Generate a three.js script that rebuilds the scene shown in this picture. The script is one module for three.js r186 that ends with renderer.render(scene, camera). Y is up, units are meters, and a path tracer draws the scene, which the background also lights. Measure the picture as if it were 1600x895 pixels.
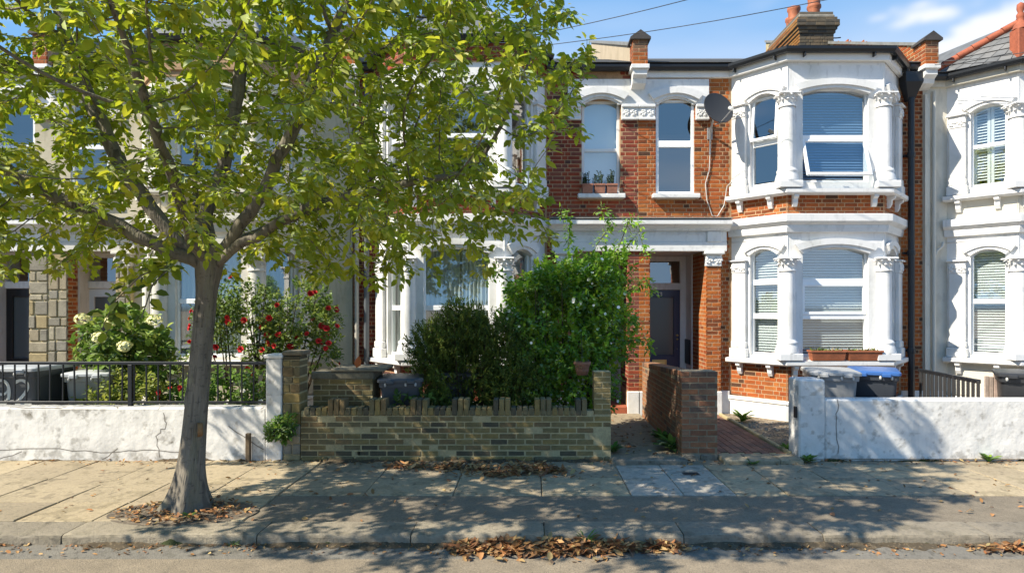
import * as THREE from 'three';
import { mergeGeometries, toCreasedNormals } from 'three/addons/utils/BufferGeometryUtils.js';
import { FontLoader } from 'three/addons/loaders/FontLoader.js';
import { TextGeometry } from 'three/addons/geometries/TextGeometry.js';

// ------------------------------------------------------------------ camera, sky, sun, exposure
const F = 1000, VX = 825, VY = 480, EYE = 2.0;              // photograph: focal length and vanishing point in pixels, eye height in metres
const scene = new THREE.Scene();
const camera = new THREE.PerspectiveCamera(2 * Math.atan(447.5 / F) * 180 / Math.PI, 1600 / 895, 0.1, 2000);
camera.position.set(0, EYE, 0);
camera.lookAt(0, EYE, -10);
camera.setViewOffset(1600, 895, 800 - VX, 447.5 - VY, 1600, 895);
const renderer = new THREE.WebGLRenderer({ antialias: true });
renderer.toneMapping = THREE.LinearToneMapping;
renderer.toneMappingExposure = 1.78;
renderer.shadowMap.enabled = true;
const SUN = new THREE.Vector3(-1, 1.09, 0.25).normalize();
const sun = new THREE.DirectionalLight(new THREE.Color(1, 0.92, 0.77), 5.0);
sun.position.copy(SUN).multiplyScalar(60);
sun.castShadow = true;
sun.shadow.mapSize.set(4096, 4096);
Object.assign(sun.shadow.camera, { left: -16, right: 16, top: 16, bottom: -16, near: 10, far: 120 });
scene.add(sun, sun.target);
sun.target.position.set(0, 2, -9);

// ------------------------------------------------------------------ seeded random numbers and tileable noise
function rngOf(seed) { let a = seed >>> 0; return () => { a = (a + 0x6D2B79F5) | 0; let t = Math.imul(a ^ (a >>> 15), 1 | a); t = (t + Math.imul(t ^ (t >>> 7), 61 | t)) ^ t; return ((t ^ (t >>> 14)) >>> 0) / 4294967296; }; }
const R = rngOf(4711);
const rr = (a, b) => a + (b - a) * R();
const pick = a => a[Math.floor(R() * a.length)];
const clamp = (x, a = 0, b = 1) => Math.min(b, Math.max(a, x));
const mix = (a, b, t) => a + (b - a) * t;
const smooth = (a, b, x) => { const t = clamp((x - a) / (b - a)); return t * t * (3 - 2 * t); };
function hash2(x, y, s) { let h = Math.imul(x, 374761393) ^ Math.imul(y, 668265263) ^ Math.imul(s, 2147483647 ^ 0x5bd1e995); h = Math.imul(h ^ (h >>> 13), 1274126177); return ((h ^ (h >>> 16)) >>> 0) / 4294967296; }
function vnoise(x, y, per, s) {
  const xi = Math.floor(x), yi = Math.floor(y), fx = x - xi, fy = y - yi, u = fx * fx * (3 - 2 * fx), v = fy * fy * (3 - 2 * fy);
  const m = k => ((k % per) + per) % per;
  const a = hash2(m(xi), m(yi), s), b = hash2(m(xi + 1), m(yi), s), c = hash2(m(xi), m(yi + 1), s), d = hash2(m(xi + 1), m(yi + 1), s);
  return a + (b - a) * u + (c - a) * v + (a - b - c + d) * u * v;
}
function fbm(x, y, per, oct, s) { let f = 0, w = 0.5, t = 0, p = per; for (let i = 0; i < oct; i++) { f += w * vnoise(x * p, y * p, p, s + i * 17); t += w; w *= 0.55; p *= 2; } return f / t; }
const lin2s = c => Math.round(255 * clamp(c <= 0.0031308 ? c * 12.92 : 1.055 * Math.pow(c, 1 / 2.4) - 0.055));
// a texture computed per pixel; fn(u, v) gives a linear colour; it covers sx by sy metres of the surface
function tex(n, m, sx, sy, fn, color = true, ox = 0, oy = 0) {
  const d = new Uint8Array(n * m * 4);
  for (let y = 0; y < m; y++) for (let x = 0; x < n; x++) {
    const c = fn((x + 0.5) / n, (y + 0.5) / m), k = (y * n + x) * 4;
    if (color) { d[k] = lin2s(c[0]); d[k + 1] = lin2s(c[1]); d[k + 2] = lin2s(c[2]); } else d[k] = d[k + 1] = d[k + 2] = Math.round(255 * clamp(c));
    d[k + 3] = 255;
  }
  const t = new THREE.DataTexture(d, n, m);
  t.magFilter = THREE.LinearFilter; t.minFilter = THREE.LinearMipmapLinearFilter; t.generateMipmaps = true;
  t.wrapS = t.wrapT = THREE.RepeatWrapping;
  t.repeat.set(1 / sx, 1 / sy); t.offset.set(-ox / sx, -oy / sy);
  if (color) t.colorSpace = THREE.SRGBColorSpace;
  t.needsUpdate = true;
  return t;
}

// ------------------------------------------------------------------ sky: clear blue with thin high cloud and some cumulus
{
  const n = 1024, m = 512, d = new Float32Array(n * m * 4);
  for (let y = 0; y < m; y++) for (let x = 0; x < n; x++) {
    const el = ((y + 0.5) / m - 0.5) * Math.PI, u = (x + 0.5) / n, k = (y * n + x) * 4;
    const h = clamp(el / (Math.PI / 2), 0, 1), t = Math.pow(h, 0.55);
    let r = mix(0.21, 0.035, t), g = mix(0.40, 0.16, t), b = mix(0.62, 0.42, t);
    // clouds, laid out on a high flat layer
    const az = u * 2 * Math.PI, dist = 1 / Math.max(0.08, Math.sin(Math.max(el, 0.02)));
    const cx = Math.cos(az) * dist * 0.055 + 0.5, cy = Math.sin(az) * dist * 0.055 + 0.5;
    const wisp = smooth(0.44, 0.80, fbm(cx * 1.0 + 0.13, cy * 2.3, 5, 6, 91));
    const puff = smooth(0.60, 0.74, fbm(u, h * 1.3 + 0.3, 9, 6, 23)) * smooth(0.02, 0.10, el) * (1 - smooth(0.40, 0.62, el));
    const bank = smooth(0.50, 0.66, fbm(u * 2.1, h * 2.6, 24, 6, 57) + 0.34 - 7 * Math.abs(u - 0.352) - 3.2 * Math.abs(el - 0.285)) * smooth(0.02, 0.10, el);
    const c = clamp(wisp * 0.42 + puff * 0.8 + bank * 0.75);
    r = mix(r, 0.56, c); g = mix(g, 0.58, c); b = mix(b, 0.62, c);
    if (el < 0) { r = 0.16; g = 0.16; b = 0.15; }
    d[k] = r; d[k + 1] = g; d[k + 2] = b; d[k + 3] = 1;
  }
  const sky = new THREE.DataTexture(d, n, m, THREE.RGBAFormat, THREE.FloatType);
  sky.mapping = THREE.EquirectangularReflectionMapping;
  sky.magFilter = sky.minFilter = THREE.LinearFilter; sky.wrapS = THREE.RepeatWrapping;
  sky.needsUpdate = true;
  scene.background = sky; scene.environment = sky;
}

// ------------------------------------------------------------------ names, things, parts
const taken = {}, bases = new WeakMap();
function numbered(name) { const k = taken[name] = (taken[name] ?? -1) + 1; return k ? `${name}_${String(k).padStart(3, '0')}` : name; }
function thing(name, label, category, [x, y, z], group) {
  const o = new THREE.Group(); o.name = numbered(name); o.position.set(x, y, z); scene.add(o);
  o.userData = { label, category }; if (group) o.userData.group = group;
  bases.set(o, o.position.clone());
  return o;
}
function structure(name, geo, m, label) {
  const o = new THREE.Mesh(geo, m); o.name = numbered(name); o.castShadow = o.receiveShadow = true; scene.add(o);
  o.userData = { kind: 'structure', label: label || `${name.replace(/_/g, ' ')} of the street scene` };
  bases.set(o, new THREE.Vector3());
  return o;
}
// a part: geometry given in world metres, kept in the axes of the thing it belongs to
function part(parent, name, geo, m, label) {
  const b = bases.get(parent);
  geo.translate(-b.x, -b.y, -b.z);
  const o = new THREE.Mesh(geo, m); o.name = name; o.castShadow = o.receiveShadow = true;
  parent.add(o); bases.set(o, b);
  if (label) o.userData.label = label;
  return o;
}
// a part that shares its geometry with its like, placed by position, turn and scale
function piece(parent, name, geo, m, x, y, z, ry = 0, sx = 1, sy = 1, sz = 1, rx = 0, rz = 0) {
  const b = bases.get(parent);
  const o = new THREE.Mesh(geo, m); o.name = name; o.castShadow = o.receiveShadow = true;
  o.position.set(x - b.x, y - b.y, z - b.z); o.rotation.order = 'YXZ'; o.rotation.set(rx, ry, rz); o.scale.set(sx, sy, sz);
  parent.add(o); bases.set(o, b);
  return o;
}

// ------------------------------------------------------------------ geometry helpers
// frame along a facade: u to the side, v up, w out of the wall
function frame(x0, z0, x1, z1) { const dx = x1 - x0, dz = z1 - z0, len = Math.hypot(dx, dz), ux = dx / len, uz = dz / len; return { x: x0, z: z0, ux, uz, nx: -uz, nz: ux, len, turn: Math.atan2(-uz, ux) }; }
const at = (f, u, v, w) => [f.x + f.ux * u + f.nx * w, v, f.z + f.uz * u + f.nz * w];
const frameMatrix = f => new THREE.Matrix4().makeBasis(new THREE.Vector3(f.ux, 0, f.uz), new THREE.Vector3(0, 1, 0), new THREE.Vector3(f.nx, 0, f.nz)).setPosition(f.x, 0, f.z);
const WORLD = { x: 0, z: 0, ux: 1, uz: 0, nx: 0, nz: 1, len: 1, turn: 0 };
class GB {
  constructor() { this.p = []; this.n = []; this.t = []; this.c = []; this.extra = []; }
  tri(a, b, c, col) {
    const e = [b[0] - a[0], b[1] - a[1], b[2] - a[2]], f = [c[0] - a[0], c[1] - a[1], c[2] - a[2]];
    let n = [e[1] * f[2] - e[2] * f[1], e[2] * f[0] - e[0] * f[2], e[0] * f[1] - e[1] * f[0]];
    const l = Math.hypot(...n); if (l < 1e-12) return; n = n.map(x => x / l);
    const ax = Math.abs(n[0]), ay = Math.abs(n[1]), az = Math.abs(n[2]);
    for (const q of [a, b, c]) {
      this.p.push(...q); this.n.push(...n);
      if (ay > ax && ay > az) this.t.push(q[0], q[2]); else if (ax > az) this.t.push(q[2], q[1]); else this.t.push(q[0], q[1]);
      if (col) this.c.push(...col);
    }
  }
  quad(a, b, c, d, col) { this.tri(a, b, c, col); this.tri(a, c, d, col); }
  out(o, a, b, c, col) {                                       // a triangle that faces away from the point o
    const e = [b[0] - a[0], b[1] - a[1], b[2] - a[2]], f = [c[0] - a[0], c[1] - a[1], c[2] - a[2]];
    const n = [e[1] * f[2] - e[2] * f[1], e[2] * f[0] - e[0] * f[2], e[0] * f[1] - e[1] * f[0]];
    if (n[0] * (a[0] - o[0]) + n[1] * (a[1] - o[1]) + n[2] * (a[2] - o[2]) < 0) this.tri(a, c, b, col); else this.tri(a, b, c, col);
  }
  outq(o, a, b, c, d, col) { this.out(o, a, b, c, col); this.out(o, a, c, d, col); }
  box(f, u0, u1, v0, v1, w0, w1, ch = 0, col) {
    const o = at(f, (u0 + u1) / 2, (v0 + v1) / 2, (w0 + w1) / 2), P = (u, v, w) => at(f, u, v, w);
    ch = Math.min(ch, (u1 - u0) * 0.49, (v1 - v0) * 0.49, (w1 - w0) * 0.49);
    const U = [u0, u1], V = [v0, v1], W = [w0, w1], U2 = [u0 + ch, u1 - ch], V2 = [v0 + ch, v1 - ch], W2 = [w0 + ch, w1 - ch];
    for (const i of [0, 1]) {
      this.outq(o, P(U[i], V2[0], W2[0]), P(U[i], V2[1], W2[0]), P(U[i], V2[1], W2[1]), P(U[i], V2[0], W2[1]), col);
      this.outq(o, P(U2[0], V[i], W2[0]), P(U2[1], V[i], W2[0]), P(U2[1], V[i], W2[1]), P(U2[0], V[i], W2[1]), col);
      this.outq(o, P(U2[0], V2[0], W[i]), P(U2[1], V2[0], W[i]), P(U2[1], V2[1], W[i]), P(U2[0], V2[1], W[i]), col);
    }
    if (ch > 0) {
      for (const i of [0, 1]) for (const j of [0, 1]) {
        this.outq(o, P(U[i], V2[j], W2[0]), P(U2[i], V[j], W2[0]), P(U2[i], V[j], W2[1]), P(U[i], V2[j], W2[1]), col);
        this.outq(o, P(U[i], V2[0], W2[j]), P(U2[i], V2[0], W[j]), P(U2[i], V2[1], W[j]), P(U[i], V2[1], W2[j]), col);
        this.outq(o, P(U2[0], V[i], W2[j]), P(U2[0], V2[i], W[j]), P(U2[1], V2[i], W[j]), P(U2[1], V[i], W2[j]), col);
        for (const k of [0, 1]) this.out(o, P(U[i], V2[j], W2[k]), P(U2[i], V[j], W2[k]), P(U2[i], V2[j], W[k]), col);
      }
    }
    return this;
  }
  add(g) { this.extra.push(g.index ? g.toNonIndexed() : g); return this; }
  // flat outline (list of [u, v]) with holes, from w0 to w1
  slab(f, outline, holes, w0, w1) {
    const s = new THREE.Shape(outline.map(q => new THREE.Vector2(...q)));
    for (const h of holes || []) s.holes.push(new THREE.Path(h.map(q => new THREE.Vector2(...q))));
    const g = new THREE.ExtrudeGeometry(s, { depth: w1 - w0, bevelEnabled: false, steps: 1 });
    g.translate(0, 0, w0); g.applyMatrix4(frameMatrix(f));
    const p = g.attributes.position.array; 
    for (let i = 0; i < p.length; i += 9) this.tri([p[i], p[i + 1], p[i + 2]], [p[i + 3], p[i + 4], p[i + 5]], [p[i + 6], p[i + 7], p[i + 8]]);
    return this;
  }
  // a profile of [w, y] points swept along a plan path of [x, z] points with mitred corners
  sweep(path, prof, caps = true) {
    const N = path.length, off = [];
    for (let i = 0; i < N; i++) {
      const d = (a, b) => { const x = b[0] - a[0], z = b[1] - a[1], l = Math.hypot(x, z); return [-z / l, x / l]; };
      const a = i > 0 ? d(path[i - 1], path[i]) : d(path[i], path[i + 1]), b = i < N - 1 ? d(path[i], path[i + 1]) : a;
      const k = 1 + a[0] * b[0] + a[1] * b[1];
      off.push([(a[0] + b[0]) / k, (a[1] + b[1]) / k]);
    }
    const pt = (i, j) => [path[i][0] + off[i][0] * prof[j][0], prof[j][1], path[i][1] + off[i][1] * prof[j][0]];
    for (let i = 0; i < N - 1; i++) for (let j = 0; j < prof.length; j++) {
      const k = (j + 1) % prof.length;
      this.quad(pt(i, j), pt(i + 1, j), pt(i + 1, k), pt(i, k));
    }
    if (caps) for (const i of [0, N - 1]) {
      const tri = THREE.ShapeUtils.triangulateShape(prof.map(q => new THREE.Vector2(...q)), []);
      for (const [a, b, c] of tri) this.tri(pt(i, a), pt(i, b), pt(i, c));
    }
    return this;
  }
  build() {
    const g = new THREE.BufferGeometry();
    g.setAttribute('position', new THREE.Float32BufferAttribute(this.p, 3));
    g.setAttribute('normal', new THREE.Float32BufferAttribute(this.n, 3));
    g.setAttribute('uv', new THREE.Float32BufferAttribute(this.t, 2));
    if (this.c.length) g.setAttribute('color', new THREE.Float32BufferAttribute(this.c, 3));
    if (!this.extra.length) return g;
    const all = this.p.length ? [g] : [];
    for (const e of this.extra) { for (const k of Object.keys(e.attributes)) if (!['position', 'normal', 'uv'].includes(k)) e.deleteAttribute(k); all.push(e); }
    return mergeGeometries(all);
  }
}
const rect = (u0, u1, v0, v1) => [[u0, v0], [u1, v0], [u1, v1], [u0, v1]];
function arched(u0, u1, v0, vs, vc, n = 12) {                   // a rectangle whose top is a flat arch
  const o = [[u0, v0], [u1, v0]];
  for (let i = 0; i <= n; i++) { const t = i / n, s = 2 * t - 1; o.push([mix(u1, u0, t), vs + (vc - vs) * (1 - s * s)]); }
  return o;
}
function archBand(u0, u1, vs, vc, b0, b1, n = 14) {             // the band over such an arch
  const o = [];
  for (let i = 0; i <= n; i++) { const t = i / n, s = 2 * t - 1; o.push([mix(u0 - b0, u1 + b0, t), vs + (vc - vs) * (1 - s * s) + b0 * 0.6]); }
  for (let i = n; i >= 0; i--) { const t = i / n, s = 2 * t - 1; o.push([mix(u0 - b1, u1 + b1, t), vs + (vc - vs) * (1 - s * s) + b1]); }
  return o;
}
// smooth skin through rings of points
function loft(rings, closed = true, capA = true, capB = true, crease = 0.7) {
  const p = [], idx = [], n = rings[0].length;
  for (const r of rings) for (const q of r) p.push(...q);
  for (let i = 0; i < rings.length - 1; i++) for (let j = 0; j < (closed ? n : n - 1); j++) {
    const k = (j + 1) % n, a = i * n + j, b = i * n + k, c = (i + 1) * n + k, d = (i + 1) * n + j;
    idx.push(a, b, c, a, c, d);
  }
  const cap = (i, flip) => { const c = [0, 0, 0]; for (const q of rings[i]) for (let k = 0; k < 3; k++) c[k] += q[k] / n; const m = p.length / 3; p.push(...c); for (let j = 0; j < n; j++) { const k = (j + 1) % n; if (flip) idx.push(m, i * n + k, i * n + j); else idx.push(m, i * n + j, i * n + k); } };
  if (capA) cap(0, true); if (capB) cap(rings.length - 1, false);
  const g = new THREE.BufferGeometry();
  g.setAttribute('position', new THREE.Float32BufferAttribute(p, 3)); g.setIndex(idx);
  const o = toCreasedNormals(g, crease);
  return planarUV(o);
}
function planarUV(g) {
  if (g.index) g = g.toNonIndexed();
  const p = g.attributes.position, n = g.attributes.normal, t = new Float32Array(p.count * 2);
  for (let i = 0; i < p.count; i += 3) {
    let x = 0, y = 0, z = 0; for (let k = 0; k < 3; k++) { x += Math.abs(n.getX(i + k)); y += Math.abs(n.getY(i + k)); z += Math.abs(n.getZ(i + k)); }
    for (let k = 0; k < 3; k++) {
      const j = i + k, a = y > x && y > z ? [p.getX(j), p.getZ(j)] : x > z ? [p.getZ(j), p.getY(j)] : [p.getX(j), p.getY(j)];
      t[j * 2] = a[0]; t[j * 2 + 1] = a[1];
    }
  }
  g.setAttribute('uv', new THREE.BufferAttribute(t, 2));
  return g;
}
function tube(points, radii, sides = 6, wob = 0) {              // a tapered tube through points
  const rings = [], up = new THREE.Vector3(0, 1, 0);
  let side = null;
  for (let i = 0; i < points.length; i++) {
    const a = points[Math.max(0, i - 1)], b = points[Math.min(points.length - 1, i + 1)];
    const d = new THREE.Vector3(b[0] - a[0], b[1] - a[1], b[2] - a[2]).normalize();
    if (!side) side = new THREE.Vector3().crossVectors(d, Math.abs(d.y) > 0.9 ? new THREE.Vector3(1, 0, 0) : up).normalize();
    side.addScaledVector(d, -side.dot(d)).normalize();
    const o = new THREE.Vector3().crossVectors(d, side), ring = [];
    const rad = Array.isArray(radii) ? radii[i] : radii;
    for (let k = 0; k < sides; k++) {
      const t = k / sides * 2 * Math.PI, rk = rad * (1 + (wob ? (R() - 0.5) * wob : 0));
      ring.push([points[i][0] + (side.x * Math.cos(t) + o.x * Math.sin(t)) * rk, points[i][1] + (side.y * Math.cos(t) + o.y * Math.sin(t)) * rk, points[i][2] + (side.z * Math.cos(t) + o.z * Math.sin(t)) * rk]);
    }
    rings.push(ring);
  }
  return loft(rings, true, true, true, 1.3);
}
function lathe(prof, x, y, z, n = 20, a0 = 0, a1 = Math.PI * 2) {
  const g = new THREE.LatheGeometry(prof.map(q => new THREE.Vector2(...q)), n, a0, a1).toNonIndexed();
  g.translate(x, y, z); return planarUV(g);
}
const wx = (px, Z) => (px - VX) * Z / F, wy = (py, Z) => EYE - (py - VY) * Z / F;   // photograph pixel to metres at depth Z

// ------------------------------------------------------------------ materials
const grain = tex(512, 512, 0.9, 0.9, (u, v) => { const a = fbm(u, v, 10, 6, 3), b = fbm(u, v, 60, 3, 8); const k = 0.52 + 0.48 * a + 0.30 * (b - 0.5); return [k, k, k]; });
const fineBump = tex(512, 512, 0.5, 0.5, (u, v) => 0.5 * fbm(u, v, 24, 5, 5) + 0.5 * fbm(u, v, 90, 2, 6), false);
const coarseBump = tex(512, 512, 2.2, 2.2, (u, v) => fbm(u, v, 8, 6, 12), false);
const std = (c, rough, o = {}) => { const m = new THREE.MeshStandardMaterial({ roughness: rough, ...o }); m.color.setRGB(...c); return m; };
const brickOf = c => std(c, 0.9, { map: grain, bumpMap: fineBump, bumpScale: 0.004 });
// white masonry paint: slight dirt, streaks and hairline cracks
const paintMap = tex(1024, 1024, 3.1, 3.1, (u, v) => {
  const d = smooth(0.50, 0.80, fbm(u, v, 5, 7, 31)), e = smooth(0.60, 0.78, fbm(u, v * 0.25, 40, 4, 37)), f = fbm(u, v, 90, 2, 39);
  const k = 0.81 - 0.11 * d - 0.10 * e - 0.05 * f; return [k, k * 0.99, k * (0.975 - 0.03 * d)];
});
const whitePaint = std([0.94, 0.94, 0.94], 0.62, { map: paintMap, bumpMap: coarseBump, bumpScale: 0.006 });
const creamPaint = std([0.78, 0.74, 0.64], 0.75, { map: paintMap, bumpMap: coarseBump, bumpScale: 0.008 });
const stonePaint = std([0.62, 0.56, 0.42], 0.8, { map: paintMap, bumpMap: coarseBump, bumpScale: 0.01 });
const upvc = std([0.84, 0.85, 0.86], 0.28);
const whiteWood = std([0.80, 0.80, 0.79], 0.4);
const mortar = std([0.50, 0.32, 0.18], 0.95, { map: grain, bumpMap: fineBump, bumpScale: 0.004 });
const mortarOld = std([0.54, 0.44, 0.24], 0.95, { map: grain, bumpMap: fineBump, bumpScale: 0.004 });
const mortarPier = std([0.34, 0.26, 0.165], 0.95, { map: grain, bumpMap: fineBump, bumpScale: 0.004 });
const redTones = [[0.5, 0.14, 0.022], [0.47, 0.15, 0.03], [0.44, 0.105, 0.018], [0.4, 0.108, 0.022], [0.37, 0.08, 0.015], [0.24, 0.06, 0.014], [0.1, 0.042, 0.02]];
const reds = redTones.map(brickOf);
const deepTones = [[0.38, 0.072, 0.026], [0.29, 0.085, 0.05], [0.34, 0.058, 0.022], [0.25, 0.07, 0.045], [0.28, 0.046, 0.02], [0.19, 0.045, 0.03], [0.11, 0.045, 0.035]];
const deeps = deepTones.map(brickOf);
const stockTones = [[0.34, 0.24, 0.085], [0.3, 0.225, 0.09], [0.26, 0.2, 0.085], [0.24, 0.165, 0.075], [0.21, 0.17, 0.085], [0.17, 0.145, 0.08], [0.12, 0.1, 0.06]];
const stocks = stockTones.map(brickOf);
const pierTones = [[0.42, 0.19, 0.085], [0.35, 0.18, 0.1], [0.38, 0.155, 0.07], [0.32, 0.135, 0.068], [0.29, 0.12, 0.06], [0.24, 0.135, 0.08], [0.16, 0.1, 0.07]];
const pierBricks = pierTones.map(brickOf);
const stoneTones = [[0.48, 0.42, 0.3], [0.46, 0.36, 0.19], [0.42, 0.36, 0.25], [0.4, 0.33, 0.22], [0.36, 0.32, 0.24], [0.33, 0.3, 0.24], [0.3, 0.27, 0.21]];
const stones = stoneTones.map(brickOf);
const blackPaint = std([0.012, 0.014, 0.018], 0.38);
const navyPaint = std([0.018, 0.032, 0.085], 0.30);
const slateMap = tex(512, 512, 1.3, 1.3, (u, v) => { const k = 0.7 + 0.5 * (fbm(u, v, 12, 5, 44) - 0.3); return [k, k, k]; });
const slates = [[0.17, 0.175, 0.18], [0.145, 0.15, 0.155], [0.20, 0.20, 0.20]].map(c => std(c, 0.65, { map: slateMap, bumpMap: fineBump, bumpScale: 0.003 }));
const lead = std([0.24, 0.24, 0.23], 0.7, { map: slateMap });
const feltRoof = std([0.33, 0.31, 0.27], 0.9, { map: grain });
const terracotta = std([0.42, 0.115, 0.055], 0.8, { map: grain, bumpMap: fineBump, bumpScale: 0.002 });
const potClay = std([0.44, 0.14, 0.06], 0.7, { map: grain });
const roomPaint = std([0.40, 0.37, 0.32], 0.9);
const glass = new THREE.MeshPhysicalMaterial({ transmission: 1, thickness: 0, roughness: 0.015, ior: 3.1, color: new THREE.Color().setRGB(0.84, 0.90, 0.91) });
const obscureGlass = std([0.085, 0.098, 0.10], 0.16, { bumpMap: fineBump, bumpScale: 0.0006 });
const blindMat = std([0.72, 0.73, 0.72], 0.55);
const blueBlind = std([0.17, 0.26, 0.40], 0.6);
const rollerMat = std([0.74, 0.78, 0.80], 0.8);
const curtainMat = std([0.42, 0.45, 0.42], 0.95);
const brass = std([0.62, 0.43, 0.18], 0.32, { metalness: 1 });
const steel = std([0.35, 0.35, 0.36], 0.45, { metalness: 0.8 });
const dishMat = std([0.028, 0.030, 0.035], 0.6);
const cableWhite = std([0.55, 0.53, 0.50], 0.6);
const wireMat = std([0.035, 0.035, 0.04], 0.6);

// ------------------------------------------------------------------ bricks
function brickGeometry(w, h, d, ch, seed) {                     // centred on its face, face at z = 0, body behind it
  const g = new GB().box(WORLD, -w / 2, w / 2, -h / 2, h / 2, -d, 0, 0);
  const q = new GB(), o = [0, 0, -d], r = rngOf(seed), j = () => (r() - 0.5) * 0.004;
  const B = [[-w / 2, -h / 2], [w / 2, -h / 2], [w / 2, h / 2], [-w / 2, h / 2]].map(([x, y]) => [x, y]);
  const f = B.map(([x, y]) => [x - Math.sign(x) * ch + j() * 0.6, y - Math.sign(y) * ch + j() * 0.6, 0]), s = B.map(([x, y]) => [x, y, -ch * 0.8]), b = B.map(([x, y]) => [x, y, -d]);
  q.outq(o, f[0], f[1], f[2], f[3]);
  for (let i = 0; i < 4; i++) { const k = (i + 1) % 4; q.outq(o, f[i], f[k], s[k], s[i]); q.outq([0, 0, -d / 2], s[i], s[k], b[k], b[i]); }
  const out = q.build(), t = out.attributes.uv, du = r() * 3, dv = r() * 3;
  for (let i = 0; i < t.count; i++) t.setXY(i, t.getX(i) + du, t.getY(i) + dv);
  return out;
}
const BL = 0.215, BH = 0.065, BD = 0.1025, J = 0.010;
const stretcherGeo = [0, 1, 2, 3, 4].map(i => brickGeometry(BL, BH, 0.035, 0.005, 60 + i));
const headerGeo = [0, 1, 2].map(i => brickGeometry(BD, BH, 0.035, 0.005, 80 + i));
// the bricks of a wall face: list of { f, u0, u1, v0, v1, w, tone }
function layBricks(f, u0, u1, v0, v1, o = {}) {
  const { holes = [], bond = 'stretcher', w = 0, pitch = 0.075, seed = 1, tone = null, len = BL, rough = 0.004, gap = 0.013 } = o, r = rngOf(seed), out = [];
  const rows = Math.max(1, Math.round((v1 - v0) / pitch)), ph = (v1 - v0) / rows;
  for (let k = 0; k < rows; k++) {
    const a = v0 + k * ph + gap / 2, b = v0 + (k + 1) * ph - gap / 2, vc = (a + b) / 2;
    let spans = [[u0, u1]];
    for (const h of holes) if (vc > h[2] && vc < h[3]) spans = spans.flatMap(([x, y]) => { const q = []; if (h[0] > x) q.push([x, Math.min(y, h[0])]); if (h[1] < y) q.push([Math.max(x, h[1]), y]); return q.filter(([m, n]) => n - m > 0.01); });
    let x = u0 - (bond === 'stretcher' ? (k % 2 ? (len + J) / 2 : 0) : (k % 2 ? (BL + BD + 2 * J) / 2 : 0)), n = k;
    while (x < u1) {
      const L = bond === 'flemish' ? (n++ % 2 ? BD : BL) : len;
      for (const [p, q] of spans) { const c = Math.max(p, x + (gap - J) / 2), d = Math.min(q, x + L - (gap - J) / 2); if (d - c > 0.03) out.push({ f, u0: c, u1: d, v0: a, v1: b, w: w + (r() - 0.5) * rough, tone: tone ?? (r() < 0.05 ? 6 : Math.floor(6 * clamp(0.62 * r() + 1.5 * (fbm((c + f.x + 40) * 0.02, (vc + 3) * 0.03, 32, 3, 900 + Math.round(f.z)) - 0.38), 0, 0.999))) }); }
      x += L + J;
    }
  }
  return out;
}
function putBrick(parent, b, mats, name = 'brick') {
  const wd = b.u1 - b.u0, ht = b.v1 - b.v0, long = wd > 0.16, p = at(b.f, (b.u0 + b.u1) / 2, (b.v0 + b.v1) / 2, b.w + 0.004);
  piece(parent, name, long ? pick(stretcherGeo) : pick(headerGeo), mats[b.tone], ...p, b.f.turn + (R() - 0.5) * 0.006, wd / (long ? BL : BD), ht / BH, 1, 0, (R() - 0.5) * 0.008);
}
function mergeBricks(parent, list, tones, name = 'bricks') {
  if (!list.length) return;
  const m = std([1, 1, 1], 0.9, { map: grain, bumpMap: fineBump, bumpScale: 0.004, vertexColors: true }), g = new GB();
  for (const b of list) {
    const c = tones[b.tone], w = b.w + 0.004, ch = 0.005, o = at(b.f, (b.u0 + b.u1) / 2, (b.v0 + b.v1) / 2, w - 0.06);
    const s = [[b.u0, b.v0], [b.u1, b.v0], [b.u1, b.v1], [b.u0, b.v1]].map(([u, v]) => at(b.f, u, v, w - 0.004)), e = [[b.u0, b.v0], [b.u1, b.v0], [b.u1, b.v1], [b.u0, b.v1]].map(([u, v]) => at(b.f, u, v, w - 0.025));
    const t = [[b.u0 + ch, b.v0 + ch], [b.u1 - ch, b.v0 + ch], [b.u1 - ch, b.v1 - ch], [b.u0 + ch, b.v1 - ch]].map(([u, v]) => at(b.f, u, v, w));
    g.outq(o, t[0], t[1], t[2], t[3], c);
    for (let i = 0; i < 4; i++) { const k = (i + 1) % 4; g.outq(o, t[i], t[k], s[k], s[i], c); g.outq(o, s[i], s[k], e[k], e[i], c); }
  }
  const p = part(parent, name, g.build(), m); p.userData.kind = 'stuff';
}
// the first 300 as bricks of their own, the rest as one part
function brickwork(parent, list, mats, tones) {
  const score = b => { const c = at(b.f, (b.u0 + b.u1) / 2, (b.v0 + b.v1) / 2, 0), Z = -c[2]; const px = VX + c[0] / Z * F; return (px < -20 || px > 1620 ? -1e3 : 0) + (b.u1 - b.u0) / Z * (b.f.nz) * 100 + (b.first || 0); };
  list = list.map(b => ({ ...b, s: score(b) })).sort((a, b) => b.s - a.s);
  for (const b of list.slice(0, 295)) putBrick(parent, b, mats);
  mergeBricks(parent, list.slice(295), tones);
}

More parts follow.
